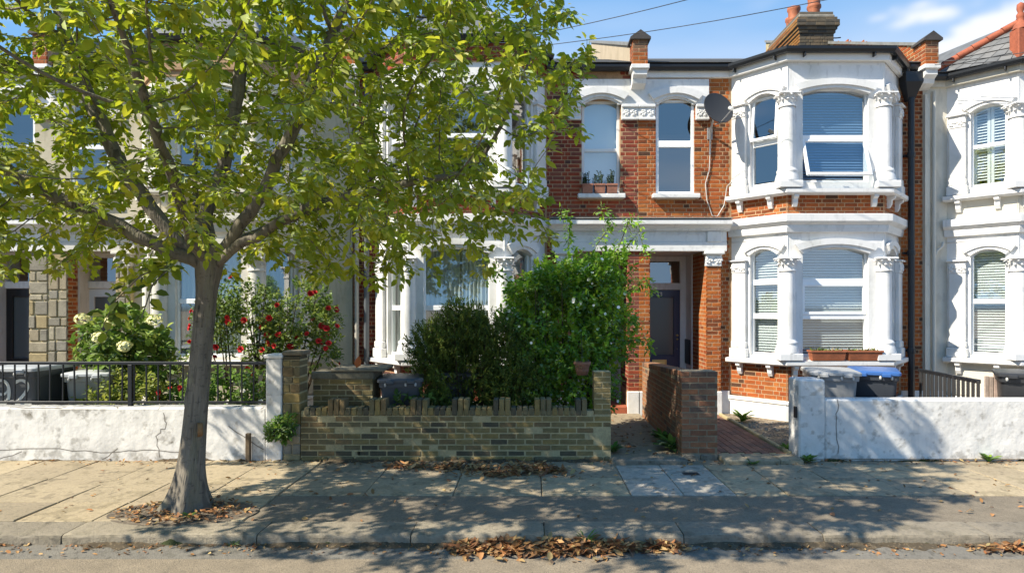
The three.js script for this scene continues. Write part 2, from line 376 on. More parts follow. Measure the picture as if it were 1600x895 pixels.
// ------------------------------------------------------------------ carved capital, column, corbel
function carvedLeaf(gb, x, y, z, ang, r0, r1, h, wd, tilt = 0) { // a leaf that leans out from a bell and curls over at its tip
  const ca = Math.cos(ang), sa = Math.sin(ang), P = (s, t) => {
    const rad = r0 + (r1 - r0) * t * t + (t > 0.82 ? (t - 0.82) * 0.18 : 0), hy = y + h * (t < 0.85 ? t / 0.85 : 1 - (t - 0.85) * 1.6), ww = wd * Math.sin(Math.PI * Math.min(1, 0.22 + 0.7 * t)) * s, q = rad - Math.abs(s) * 0.012;
    return [x + ca * q - sa * ww, hy, z + sa * q + ca * ww];
  };
  const T = [0, 0.3, 0.6, 0.85, 1], S = [-1, -0.35, 0, 0.35, 1];
  for (let i = 0; i < 4; i++) for (let j = 0; j < 4; j++) gb.quad(P(S[j], T[i]), P(S[j], T[i + 1]), P(S[j + 1], T[i + 1]), P(S[j + 1], T[i]));
}
function capital(gb, x, y0, y1, z, r, round = true, turn = 0) {
  const h = y1 - y0;
  if (round) gb.add(lathe([[r * 1.14, 0], [r * 1.2, 0.015], [r * 1.14, 0.03], [r, 0.04], [r * 1.02, h * 0.6], [r * 1.3, h * 0.86], [r * 1.3, h]], x, y0, z, 18));
  const n = 10;
  for (let k = 0; k < n; k++) {
    const a = turn + k / n * 2 * Math.PI;
    carvedLeaf(gb, x, y0 + 0.035, z, a, r * 1.0, r * 1.30, h * 0.42, r * 0.36);
    carvedLeaf(gb, x, y0 + h * 0.36, z, a + Math.PI / n, r * 1.04, r * 1.52, h * 0.5, r * 0.38);
  }
  const s = r * 1.42;
  gb.box(WORLD, x - s, x + s, y1 - h * 0.14, y1, z - s, z + s, 0.012);
}
function column(gbShaft, gbCap, x, z, y0, y1, capH, r) {         // square plinth, round moulded base, shaft with a slight taper, carved capital
  gbShaft.box(WORLD, x - r * 1.5, x + r * 1.5, y0, y0 + 0.12, z - r * 1.5, z + r * 1.5, 0.01);
  gbShaft.add(lathe([[r * 1.5, 0.12], [r * 1.5, 0.15], [r * 1.35, 0.24], [r * 1.22, 0.27], [r * 1.3, 0.29], [r * 1.3, 0.315], [r * 1.08, 0.345], [r, 0.37], [r * 1.02, (y1 - y0 - capH) * 0.5], [r * 0.93, y1 - y0 - capH]], x, y0, z, 22));
  capital(gbCap, x, y1 - capH, y1, z, r * 0.93);
}
function scrollRelief(gb, f, u0, u1, v0, v1, w, n, seed) {        // raised carved foliage on a flat panel
  const r = rngOf(seed);
  for (let k = 0; k < n; k++) {
    const cu = mix(u0, u1, (k + 0.5) / n), cv = (v0 + v1) / 2, rad = (v1 - v0) * 0.40;
    for (let i = 0; i < 7; i++) {
      const a = i / 7 * 2 * Math.PI + r(), c = at(f, cu + Math.cos(a) * rad * 0.55, cv + Math.sin(a) * rad * 0.55, w), s = rad * (0.34 + 0.1 * r());
      const g = new THREE.SphereGeometry(1, 7, 5); g.scale(s * 1.1, s * 0.8, 0.018); g.rotateZ(a); g.rotateY(f.turn); g.translate(...c); gb.add(planarUV(g.toNonIndexed()));
    }
    const g = new THREE.SphereGeometry(rad * 0.28, 8, 6); g.scale(1, 1, 0.9); g.translate(...at(f, cu, cv, w)); gb.add(planarUV(g.toNonIndexed()));
  }
}

// ------------------------------------------------------------------ windows
const paneGB = (f, u0, u1, v0, v1, w) => { const g = new GB(); g.quad(at(f, u0, v0, w), at(f, u1, v0, w), at(f, u1, v1, w), at(f, u0, v1, w)); return g.build(); };
function ringGB(g, f, u0, u1, v0, v1, t, w0, w1, ch = 0.006) {
  g.box(f, u0, u0 + t, v0, v1, w0, w1, ch); g.box(f, u1 - t, u1, v0, v1, w0, w1, ch);
  g.box(f, u0 + t, u1 - t, v0, v0 + t, w0, w1 - 0.002, ch); g.box(f, u0 + t, u1 - t, v1 - t, v1, w0, w1 - 0.002, ch);
}
const slatGeo = {};
function slats(parent, f, u0, u1, v0, v1, w, m, step = 0.048, tilt = 0.9, name = 'blind_slat', depth = 0.045) {
  const n = Math.floor((v1 - v0) / step), key = `${(u1 - u0).toFixed(3)}_${tilt}_${depth}`;
  const g = slatGeo[key] ??= new GB().box(WORLD, -(u1 - u0) / 2, (u1 - u0) / 2, -0.0015, 0.0015, -depth / 2, depth / 2).build();
  const ph = R() * 6, sag = (R() - 0.5) * 0.012;
  for (let k = 0; k < n; k++) piece(parent, name, g, m, ...at(f, (u0 + u1) / 2, v1 - (k + 0.5) * step, w), f.turn, 1, 1, 1, tilt + (name === 'blind_slat' ? 0.16 * Math.sin(k * 0.21 + ph) : 0) + (R() - 0.5) * 0.12, (R() - 0.5) * 0.008 + sag * k / n);
}
// rows: from top to bottom, [v0, v1, kind] with kind 'fixed', 'sash' or 'open' (hinged at its head and pushed out)
function windowUnit(house, f, u0, u1, v0, v1, rows, o = {}) {
  const { w = -0.06, t = 0.055, cover = null, fm = upvc, mullion = 0, coverTo = v0 } = o, g = new GB();
  ringGB(g, f, u0, u1, v0, v1, t, w - 0.07, w);
  for (let i = 0; i < rows.length - 1; i++) g.box(f, u0 + t, u1 - t, rows[i + 1][1] - 0.005, rows[i][0] + 0.005, w - 0.06, w - 0.004, 0.006);
  const win = part(house, 'window', g.build(), fm);
  for (const [a, b, kind, ang = 0.2] of rows) {
    const x0 = u0 + t, x1 = u1 - t;
    if (kind === 'fixed') part(win, 'pane', paneGB(f, x0 - 0.004, x1 + 0.004, a - 0.003, b + 0.003, w - 0.03), glass);
    else {
      const s = new GB(), q = 0.05, ww = w + 0.012;
      ringGB(s, f, x0 - 0.012, x1 + 0.012, a - 0.012, b + 0.012, q, ww - 0.05, ww);
      let gs = s.build(), gp = paneGB(f, x0 + q - 0.016, x1 - q + 0.016, a + q - 0.016, b - q + 0.016, ww - 0.02);
      const hg = new GB().box(f, (x0 + x1) / 2 - 0.05, (x0 + x1) / 2 + 0.05, a + 0.012, a + 0.03, ww - 0.075, ww - 0.045, 0.004).build();
      const turnIt = geo => { if (kind !== 'open') return geo; const M = frameMatrix(f), h = new THREE.Matrix4().makeTranslation(0, b, ww), T = M.clone().multiply(h).multiply(new THREE.Matrix4().makeRotationX(-ang)).multiply(h.clone().invert()).multiply(M.clone().invert()); geo.applyMatrix4(T); return geo; };
      const sash = part(win, 'sash', turnIt(gs), fm);
      part(win, 'pane', turnIt(gp), glass);
      if (kind === 'open') part(win, 'handle', turnIt(hg), fm);
    }
  }
  if (mullion) part(win, 'mullion', new GB().box(f, (u0 + u1) / 2 - 0.02, (u0 + u1) / 2 + 0.02, v0 + t, v1 - t, w - 0.05, w - 0.012, 0.004).build(), fm);
  const a = u0 + t * 0.6, b = u1 - t * 0.6, c = v0 + t * 0.6, d = v1 - t * 0.6;
  if (cover === 'venetian' || cover === 'blue') { const bm = cover === 'blue' ? blueBlind : blindMat; slats(win, f, a, b, coverTo + 0.06, d - 0.06, w - 0.13, bm); part(win, 'blind_headrail', new GB().box(f, a, b, d - 0.055, d - 0.01, w - 0.16, w - 0.105, 0.004).build(), bm); }
  if (cover === 'shutter') {
    const m = (a + b) / 2;
    for (const [p, q] of [[a, m - 0.004], [m + 0.004, b]]) {
      const s = new GB(); ringGB(s, f, p, q, c, d, 0.05, w - 0.15, w - 0.12); s.box(f, p + 0.05, q - 0.05, (c + d) / 2 - 0.04, (c + d) / 2 + 0.04, w - 0.15, w - 0.122, 0.004);
      part(win, 'shutter_frame', s.build(), whiteWood);
      slats(win, f, p + 0.052, q - 0.052, c + 0.05, (c + d) / 2 - 0.04, w - 0.135, whiteWood, 0.052, 0.75, 'shutter_slat', 0.05);
      slats(win, f, p + 0.052, q - 0.052, (c + d) / 2 + 0.04, d - 0.05, w - 0.135, whiteWood, 0.052, 0.75, 'shutter_slat', 0.05);
    }
  }
  if (cover === 'roller') part(win, 'roller_blind', new GB().box(f, a, b, coverTo + 0.03, d, w - 0.125, w - 0.12).build(), rollerMat);
  if (cover === 'curtain') {
    for (const [p, q] of [[a, mix(a, b, 0.54)], [mix(a, b, 0.56), b]]) {
      const rings = [[], []], n = 46; 
      for (let k = 0; k <= n; k++) { const s = k / n, e = 0.022 * Math.sin(s * 46) + 0.012 * Math.sin(s * 19 + 1); rings[0].push(at(f, mix(p, q, s), c, w - 0.15 + e)); rings[1].push(at(f, mix(p, q, s), d, w - 0.15 + e * 0.6)); }
      part(win, 'curtain', loft(rings, false, false, false, 1.2), curtainMat);
    }
  }
  return win;
}

// ------------------------------------------------------------------ terraced houses
const ZM = -11.9, ZF = -11.07;                                   // main front and bay front
const PLAN = { p0: 2.05, a: 3.75, b: 4.487, c: 6.20, d: 6.94, p1: 7.35 };
const EAVE = 6.42;
function terracedHouse(o) {
  const T = x => o.mirror !== undefined ? 2 * o.mirror - x : x + (o.shift || 0);
  const mir = o.mirror !== undefined;
  const S = (x0, x1) => [T(x0), T(x1)].sort((a, b) => a - b);
  const h = thing(o.name || 'terraced_house', o.label, 'house', [T((PLAN.p0 + PLAN.p1) / 2), 0, ZM]);
  const mats = o.mats || reds, tones = o.tones || redTones, trim = o.trim || whitePaint;
  const X0 = S(PLAN.p0, PLAN.p1)[0] - (o.padL || 0), X1 = S(PLAN.p0, PLAN.p1)[1] + (o.padR || 0);
  const M = frame(X0, ZM, X1, ZM), mu = x => x - X0;             // frame of the main front
  const seg = (x0, x1) => S(x0, x1).map(mu);
  const pierIn = o.pierIn ?? 0.20, dz = o.doorZ ?? -13.2, dX = o.doorZ ? [2.41, 3.26] : [2.29, 3.14], dy = o.drop || 0;   // dy: how far the eaves sit lower
  const eave = EAVE - dy;
  // ---- shell: front with openings, party walls, back, floors, roof
  const door = seg(PLAN.p0 + pierIn, 3.29), win = seg(2.38, 3.10), bayHole = seg(PLAN.a + 0.06, PLAN.d - 0.06);
  const bricked = o.finish !== 'render', fine = bricked ? mortar : (o.render || creamPaint);
  const front = part(h, 'front_wall', new GB().slab(M, rect(0, mu(X1), -0.1, eave), [rect(bayHole[0], bayHole[1], 0.02, eave - 0.06), rect(door[0], door[1], 0.1, 3.05), rect(win[0], win[1], 4.1, 5.86)], -0.24, 0).build(), fine);
  const shell = new GB();
  for (const x of [X0, X1 - 0.12]) shell.box(WORLD, x, x + 0.12, -0.1, eave, -25, ZM - 0.242);
  shell.box(WORLD, X0 + 0.121, X1 - 0.121, -0.1, eave, -25, -24.8);
  shell.box(WORLD, X0 + 0.121, X1 - 0.121, 3.15, 3.4, -24.79, ZM - 0.243);
  shell.box(WORLD, X0 + 0.121, X1 - 0.121, eave - 0.06, eave - 0.01, -24.79, ZM - 0.243);
  shell.box(WORLD, X0 + 0.121, X1 - 0.121, 0.0, 0.1, -24.79, ZM - 0.243);
  shell.box(WORLD, X0 + 0.121, X1 - 0.121, 0.101, eave - 0.07, -16.2, -16.1);
  part(h, 'inner_shell', shell.build(), roomPaint);
  // ---- main roof, at about 24 degrees
  const roof = new GB(), zE = ZM + 0.20, zR = -19.3, yR = eave + 0.06 + (zE - zR) * 0.398;
  roof.quad([X0, eave + 0.06, zE], [X1, eave + 0.06, zE], [X1, yR, zR], [X0, yR, zR]); roof.quad([X1, yR, zR], [X1, eave, -26], [X0, eave, -26], [X0, yR, zR]);
  for (let k = 0; k < 14; k++) { const t0 = k / 14 * 0.5, y0 = mix(eave + 0.06, yR, t0), z0 = mix(zE, zR, t0); roof.box(WORLD, X0, X1, y0 + 0.004, y0 + 0.016, z0 - 0.28, z0); }
  const roofPart = part(h, 'roof', roof.build(), slates[1]);
  // ---- bay
  const plan = [PLAN.a, PLAN.b, PLAN.c, PLAN.d].map((x, i) => [T(x), i === 0 || i === 3 ? ZM : ZF]); if (mir) plan.reverse();
  const facets = [0, 1, 2].map(i => frame(...plan[i], ...plan[i + 1]));
  const L = facets.map(f => f.len);
  const hole = i => i === 1 ? [0.285, L[1] - 0.285] : i === 0 ? [0.40, 0.925] : [L[2] - 0.925, L[2] - 0.40];
  const bricks = [];
  const dado = new GB(), panels = new GB(), band = new GB(), plinth = new GB(), hoods = new GB();
  const FF = { v0: 4.17 , vs: 5.70, vc: 5.80 }, GF = { v0: 1.14, vs: 2.93, vc: 3.04 };
  const ffTop = o.ffTop ?? eave - 0.16;
  facets.forEach((f, i) => {
    dado.box(f, 0, L[i], -0.05, 0.99, -0.2, -0.03); band.box(f, 0, L[i], 3.5, 3.97, -0.2, -0.03);
    const hh = hole(i);
    panels.slab(f, rect(0, L[i], 1.0, 3.36), [arched(hh[0], hh[1], GF.v0, GF.vs, GF.vc)], -0.2, -0.03);
    panels.slab(f, rect(0, L[i], 4.05, ffTop), [arched(hh[0], hh[1], FF.v0, FF.vs - dy, FF.vc - dy)], -0.2, -0.03);
    for (const q of [GF, { vs: FF.vs - dy, vc: FF.vc - dy }]) {
      hoods.slab(f, archBand(hh[0], hh[1], q.vs, q.vc, 0.0, 0.13), [], -0.031, 0.015);
      hoods.slab(f, archBand(hh[0], hh[1], q.vs, q.vc, 0.085, 0.155), [], 0.0, 0.045);
    }
    plinth.box(f, i === 0 ? 0.0 : -0.012, L[i] + (i === 2 ? 0 : 0.012), -0.05, 0.30, -0.03, 0.03, 0.01); plinth.box(f, i === 0 ? 0.0 : -0.02, L[i] + (i === 2 ? 0 : 0.02), 0.30, 0.37, -0.03, 0.05, 0.015);
    if (bricked) {
      bricks.push(...layBricks(f, 0.005, L[i] - 0.005, 0.375, 0.99, { bond: 'flemish', w: -0.03, seed: 100 + i }).map(b => ({ ...b, first: 0.5 })));
      bricks.push(...layBricks(f, 0.005, L[i] - 0.005, 3.60, 3.95, { bond: 'flemish', w: -0.03, seed: 110 + i }).map(b => ({ ...b, first: 1.2 })));
    }
  });
  const dadoPart = part(h, 'bay_base', dado.build(), fine);
  part(h, 'bay_band', band.build(), fine);
  part(h, 'bay_plinth', plinth.build(), trim);
  part(h, 'bay_panel', panels.build(), trim);
  part(h, 'window_hood', hoods.build(), trim);
  // cornice over the ground floor, sills of both floors with brackets
  part(h, 'bay_cornice', new GB().sweep(plan, [[-0.03, 3.30], [0.03, 3.30], [0.04, 3.34], [0.05, 3.38], [0.05, 3.42], [0.09, 3.45], [0.11, 3.47], [0.12, 3.48], [0.12, 3.60], [-0.03, 3.63]]).build(), trim);
  part(h, 'window_sill', new GB().sweep(plan, [[-0.20, 0.985], [0.11, 0.985], [0.14, 1.01], [0.14, 1.075], [-0.20, 1.095]]).build(), trim);
  part(h, 'window_sill', new GB().sweep(plan, [[-0.20, 3.945], [0.11, 3.945], [0.14, 3.97], [0.14, 4.035], [-0.20, 4.065]]).build(), trim);
  const bracket = (f, u, vTop) => { const g = new GB(); g.slab({ ...f, x: f.x + f.ux * (u + 0.04), z: f.z + f.uz * (u + 0.04), ux: f.nx, uz: f.nz, nx: -f.ux, nz: -f.uz }, [[-0.03, vTop], [-0.03, vTop - 0.20], [0.01, vTop - 0.20], [0.045, vTop - 0.14], [0.05, vTop - 0.07], [0.10, vTop - 0.04], [0.105, vTop]], [], 0, 0.08); part(h, 'sill_bracket', g.build(), trim); };
  facets.forEach((f, i) => { for (const u of i === 1 ? [0.13, L[1] - 0.21] : [0.22, L[i] - 0.30]) { bracket(f, u, 3.942); bracket(f, u, 0.982); } });
  // columns on the corners, flat pilasters where the bay meets the front
  for (const [y0, y1] of [[1.085, 2.86], [4.05, 5.70 - dy]]) {
    for (const k of [1, 2]) { const a = new GB(), b = new GB(); const c = plan[k], inx = (k === 1 ? 1 : -1) * 0.02; column(a, b, c[0] + inx, c[1] - 0.045, y0, y1, 0.24, 0.135); const cp = part(h, 'column', a.build(), trim); part(cp, 'capital', b.build(), trim); }
    for (const i of [0, 2]) {
      const f = facets[i], u = i === 0 ? [0.07, 0.34] : [L[2] - 0.34, L[2] - 0.07], a = new GB(), b = new GB();
      a.box(f, u[0] - 0.03, u[1] + 0.03, y0, y0 + 0.17, -0.028, 0.085, 0.012); a.box(f, u[0] - 0.012, u[1] + 0.012, y0 + 0.17, y0 + 0.30, -0.028, 0.065, 0.02); a.box(f, u[0], u[1], y0 + 0.30, y1 - 0.24, -0.028, 0.045, 0.012);
      b.box(f, u[0], u[1], y1 - 0.24, y1 - 0.03, -0.028, 0.055, 0.01); b.box(f, u[0] - 0.03, u[1] + 0.03, y1 - 0.03, y1, -0.028, 0.10, 0.01); scrollRelief(b, f, u[0] - 0.015, u[1] + 0.015, y1 - 0.235, y1 - 0.035, 0.058, 2, 7 + i);
      const cp = part(h, 'pilaster', a.build(), trim); part(cp, 'capital', b.build(), trim);
    }
  }
  // windows of the bay
  facets.forEach((f, i) => {
    const hh = hole(i), near = mir ? 2 - i : i;                  // near: 0 the facet by the door, 1 the middle, 2 the far facet
    for (const [fl, spec] of [['gf', o.gf], ['ff', o.ff]]) {
      const q = fl === 'gf' ? { v0: GF.v0, v1: GF.vc + 0.03 } : { v0: FF.v0, v1: FF.vc - dy + 0.03 }, sp = spec[near] || spec[1];
      const rows = sp.rows.map(([a, b, k, g]) => [mix(q.v0, q.v1, a), mix(q.v0, q.v1, b), k, g]);
      windowUnit(h, f, hh[0] - 0.03, hh[1] + 0.03, q.v0 - 0.005, q.v1, rows, { cover: sp.cover, fm: sp.fm || upvc, mullion: sp.mullion, w: -0.10 });
    }
  });
  // bay ceiling, fascia, gutter, roof
  { const g = new GB(), q = y => g.quad([plan[0][0], y, plan[0][1]], [plan[1][0], y, plan[1][1] - 0.1], [plan[2][0], y, plan[2][1] - 0.1], [plan[3][0], y, plan[3][1]]); q(3.2); q(3.42); q(eave - 0.03); q(0.4); part(h, 'bay_floor', g.build(), roomPaint); }
  const path = [[X0, ZM], ...plan, [X1, ZM]];
  const full = o.pointed ? plan : path;
  if (o.brickEave) {
    const g = new GB(); facets.forEach((f, i) => { g.box(f, -0.01, L[i] + 0.01, ffTop, ffTop + 0.10, -0.2, 0.005); g.box(f, -0.02, L[i] + 0.02, ffTop + 0.10, eave + 0.14, -0.2, 0.04); });
    part(h, 'bay_eave_wall', g.build(), mortar);
    facets.forEach((f, i) => { bricks.push(...layBricks(f, 0, L[i], ffTop, ffTop + 0.10, { w: 0.008, seed: 130 + i, pitch: 0.1 }), ...layBricks(f, -0.02, L[i] + 0.02, ffTop + 0.10, eave + 0.14, { w: 0.043, seed: 133 + i })); });
    part(h, 'gutter', new GB().sweep(plan, [[0.02, eave + 0.15], [0.10, eave + 0.14], [0.16, eave + 0.16], [0.19, eave + 0.24], [0.02, eave + 0.245]]).build(), blackPaint);
    const ap = [(plan[0][0] + plan[3][0]) / 2, eave + 1.75, ZM - 0.5], r = new GB(), y = eave + 0.25, off = 0.17;
    const e = plan.map(([x, z], k) => [x + (k < 2 ? -off * 0.6 : off * 0.6), y, z + (k === 1 || k === 2 ? off : 0.0)]);
    for (let k = 0; k < 3; k++) r.tri(e[k], e[k + 1], ap);
    r.tri([e[0][0], y, ZM - 1.6], e[0], ap); r.tri(e[3], [e[3][0], y, ZM - 1.6], ap);
    part(h, 'bay_roof', r.build(), slates[0]);
    for (const k of [1, 2]) part(h, 'hip_flashing', tube([e[k], mixp(e[k], ap, 0.5), ap], 0.05, 6), lead);
    part(h, 'roof_finial', lathe([[0.14, -0.12], [0.12, 0], [0.05, 0.12], [0.09, 0.2], [0.04, 0.3], [0.0, 0.55]], ...ap, 10), lead);
  } else {
    part(h, 'fascia', new GB().sweep(path, [[-0.02, eave - 0.165], [0.015, eave - 0.165], [0.015, eave - 0.16], [0.055, eave - 0.16], [0.06, eave - 0.01], [-0.02, eave - 0.01]]).build(), o.fascia || whiteWood);
    part(h, 'gutter', new GB().sweep(path, [[0.062, eave - 0.045], [0.11, eave - 0.065], [0.155, eave - 0.055], [0.18, eave - 0.01], [0.185, eave + 0.035], [0.062, eave + 0.035]]).build(), blackPaint);
    if (!o.hip) {
      const r = new GB(), y = eave + 0.045, yb = eave + 0.17, e = plan.map(([x, z], k) => [x + (k === 0 ? -0.1 : k === 3 ? 0.1 : 0), y, z + (k === 1 || k === 2 ? 0.12 : 0.1)]);
      r.quad(e[0], e[1], [e[1][0] + 0.2, yb, ZM - 0.2], [e[0][0], yb, ZM - 0.3]); r.quad(e[1], e[2], [e[2][0] - 0.2, yb, ZM - 0.2], [e[1][0] + 0.2, yb, ZM - 0.2]); r.quad(e[2], e[3], [e[3][0], yb, ZM - 0.3], [e[2][0] - 0.2, yb, ZM - 0.2]);
      part(h, 'bay_roof', r.build(), feltRoof);
    }
    for (let k = 0; k < 3; k++) for (const t of [0.15, 0.85]) part(h, 'gutter_bracket', new GB().box(facets[k], L[k] * t - 0.012, L[k] * t + 0.012, eave - 0.12, eave - 0.045, 0.061, 0.15, 0.004).build(), blackPaint);
  }
  if (o.brickEave) {
    const a = mir ? [X0, plan[0][0]] : [plan[3][0], X1], b = mir ? [plan[3][0], X1] : [X0, plan[0][0]];
    for (const [x0, x1] of [a, b]) part(h, 'gutter', new GB().sweep([[x0, ZM], [x1, ZM]], [[0.01, eave - 0.045], [0.11, eave - 0.065], [0.155, eave - 0.055], [0.18, eave - 0.01], [0.185, eave + 0.035], [0.01, eave + 0.035]]).build(), blackPaint);
  }
  // ---- porch: brick piers, white entablature, recess with door
  const pier0 = seg(PLAN.p0, PLAN.p0 + pierIn), pier1 = seg(3.29, 3.56), px = o.porchMat || null;
  const pier = part(h, 'porch_pier', new GB().box(M, ...pier0, 0.0, 3.03, -0.2, 0.10).build(), o.stonePiers ? mortarOld : mortar), pierB = part(h, 'porch_pier', new GB().box(M, ...pier1, 0.0, 2.75, -0.2, 0.10).build(), o.stonePiers ? mortarOld : mortar);
  const jambs = [];
  if (o.stonePiers) {
    const stoneFace = (pp, a) => { let v = 0.02; const r = rngOf(Math.round(Math.abs(a[0] * 97 + X0 * 31)) + 7); while (v < 3.0) { const hgt = 0.11 + 0.24 * r(), v1 = Math.min(3.02, v + hgt), w = a[1] - a[0], cut = r() < 0.6 ? [[a[0], a[0] + w * (0.28 + 0.44 * r())]] : [[a[0], a[1]]]; if (cut[0][1] < a[1]) cut.push([cut[0][1], a[1]]); for (const [p, q] of cut) part(pp, 'stone', new GB().box(M, p + 0.012, q - 0.012, v + 0.012, v1 - 0.012, 0.09, 0.115 + 0.02 * r(), 0.012).build(), stones[Math.floor(r() * 7)]); v = v1; } };
    stoneFace(pier, pier0); stoneFace(pierB, pier1);
  } else for (const [pp, a, top] of [[pier, pier0, 3.03], [pierB, pier1, 2.75]]) {
    for (const b of layBricks(M, a[0], a[1], 0.46, top, { w: 0.10, seed: 150, bond: 'stretcher' })) { b.tone = pick([0, 1, 2, 3, 5, 0, 2]); putBrick(pp, b, mats); }
    part(h, 'pier_plinth', new GB().box(M, a[0] - 0.02, a[1] + 0.02, 0.0, 0.45, 0.07, 0.13, 0.012).build(), trim);
  }
  // brick reveals of the recess, then painted side walls, back with the door
  const dl = door[0] + X0, dr = door[1] + X0, rev = ZM - 0.85 < dz + 0.2 ? dz + 0.25 : ZM - 0.85;
  const side = new GB();
  side.box(WORLD, dl - 0.12, dl + 0.002, 0.1, 3.05, rev, ZM + 0.0); side.box(WORLD, dr - 0.002, dr + 0.12, 0.1, 3.05, rev, ZM + 0.0);
  const sidePart = part(h, 'porch_side_wall', side.build(), mortar);
  const fR = frame(dr, rev, dr, ZM + 0.1), fL = frame(dl, ZM + 0.1, dl, rev);
  jambs.push(...layBricks(fR, 0, fR.len, 0.46, 3.0, { seed: 161 }), ...layBricks(fL, 0, fL.len, 0.46, 3.0, { seed: 162 }));
  for (const b of jambs) b.tone = Math.min(5, b.tone);
  mergeBricks(sidePart, jambs, tones);
  const inner = new GB();
  if (rev > dz + 0.1) { inner.box(WORLD, dl - 0.12, dl + 0.03, 0.1, 3.05, dz - 0.12, rev - 0.002); inner.box(WORLD, dr - 0.03, dr + 0.12, 0.1, 3.05, dz - 0.12, rev - 0.002); }
  inner.box(WORLD, dl - 0.12, dr + 0.12, 3.051, 3.12, dz - 0.12, ZM - 0.002);
  part(h, 'porch_lining', inner.build(), trim);
  part(h, 'porch_step', new GB().box(WORLD, dl + 0.002, dr - 0.002, 0.0, 0.17, dz - 0.1, ZM + 0.12, 0.012).build(), o.doorFittings ? std([0.16, 0.15, 0.14], 0.8, { map: grain }) : terracotta);
  const ds = S(...dX), d0 = ds[0], d1 = ds[1];
  const DF = { ...WORLD, z: dz };
  const fr = new GB();
  fr.box(DF, dl - 0.1, d0 - 0.003, 0.17, 3.05, -0.10, 0.0, 0.006); fr.box(DF, d1 + 0.003, dr + 0.1, 0.17, 3.05, -0.10, 0.0, 0.006);
  fr.box(DF, d0 - 0.002, d1 + 0.002, 2.36, 2.50, -0.10, 0.02, 0.01); fr.box(DF, d0 - 0.002, d1 + 0.002, 2.95, 3.05, -0.10, -0.002, 0.006);
  const dframe = part(h, 'door_frame', fr.build(), trim);
  part(dframe, 'transom_pane', paneGB(DF, d0 - 0.01, d1 + 0.01, 2.48, 2.97, -0.05), glass);
  const dm = o.doorMat || navyPaint, dg = new GB(), gv = [1.02, 2.20];
  dg.slab(DF, rect(d0, d1, 0.18, 2.355), [rect(d0 + 0.13, d1 - 0.13, ...gv)], -0.07, -0.022);
  for (const [a, b] of [[0.33, 0.72]]) dg.box(DF, d0 + 0.13, d1 - 0.13, a, b, -0.021, -0.012, 0.008);
  ringGB(dg, DF, d0 + 0.105, d1 - 0.105, gv[0] - 0.025, gv[1] + 0.025, 0.025, -0.022, -0.010, 0.005);
  const dp = part(h, 'front_door', dg.build(), dm, o.doorLabel);
  part(dp, 'door_pane', paneGB(DF, d0 + 0.12, d1 - 0.12, gv[0] - 0.01, gv[1] + 0.01, -0.045), obscureGlass);
  if (o.doorFittings) {
    const m = (d0 + d1) / 2, k = mir ? d0 + 0.055 : d1 - 0.055;
    const lb = new GB(); ringGB(lb, DF, m - 0.15, m + 0.15, 0.80, 0.92, 0.022, -0.021, -0.008, 0.003); lb.box(DF, m - 0.127, m + 0.127, 0.823, 0.897, -0.021, -0.014, 0.003);
    part(dp, 'letterbox', lb.build(), brass);
    for (const [y, r] of [[1.42, 0.026], [1.34, 0.022]]) { const g = lathe([[0, 0.03], [r * 0.7, 0.028], [r, 0.016], [r, 0]], 0, 0, 0, 12); g.rotateX(Math.PI / 2); g.translate(k, y, dz - 0.022); part(dp, 'door_lock', g, brass); }
    { const g = new THREE.SphereGeometry(0.016, 10, 8); g.translate(k, 1.14, dz - 0.012); part(dp, 'door_knob', g, steel); }
    const t = new TextGeometry('13', { font: serifFont, size: 0.078, depth: 0.006, curveSegments: 4 }); t.computeBoundingBox(); t.translate(m - 0.055, 2.235, dz - 0.0215); part(dp, 'door_number', t, std([0.72, 0.70, 0.62], 0.4));
    part(h, 'meter_box', new GB().box(WORLD, dr - 0.055, dr - 0.031, 0.85, 1.35, rev - 0.75, rev - 0.06, 0.01).build(), std([0.02, 0.02, 0.022], 0.5));
  }
  // entablature
  const en = S(PLAN.p0, 3.66).map(mu), ent = new GB();
  ent.box(M, en[0], en[1], 3.03, 3.20, -0.01, 0.15, 0.006); ent.box(M, en[0], en[1], 3.202, 3.40, -0.01, 0.13, 0.006);
  part(h, 'porch_frieze', ent.build(), trim);
  const e2 = S(PLAN.p0, 3.71), cor = [[0.0, 3.40], [0.17, 3.40], [0.19, 3.44], [0.24, 3.48], [0.30, 3.50], [0.32, 3.51], [0.32, 3.585], [0.0, 3.60]];
  part(h, 'porch_cornice', new GB().sweep([[e2[0], ZM], [e2[1], ZM]], cor).build(), trim);
  part(h, 'lead_flashing', new GB().box(WORLD, e2[0], e2[1], 3.603, 3.625, ZM, ZM + 0.335, 0.004).build(), lead);
  const den = new GB(); for (let x = en[0] + 0.42; x < en[1] - 0.42; x += 0.042) den.box(M, x, x + 0.022, 3.34, 3.375, 0.13, 0.148); part(h, 'dentil_moulding', den.build(), trim);
  { const a = S(3.25, 3.60).map(mu), g = new GB(); g.box(M, a[0] + 0.03, a[1] - 0.03, 2.755, 2.97, 0.0, 0.13, 0.01); g.box(M, a[0] - 0.01, a[1] + 0.01, 2.97, 3.028, 0.0, 0.19, 0.012); g.box(M, a[0] + 0.04, a[1] - 0.04, 3.20, 3.39, 0.131, 0.17, 0.01); scrollRelief(g, M, a[0] + 0.005, a[1] - 0.005, 2.76, 2.97, 0.135, 2, 3); part(h, 'pier_capital', g.build(), trim); }
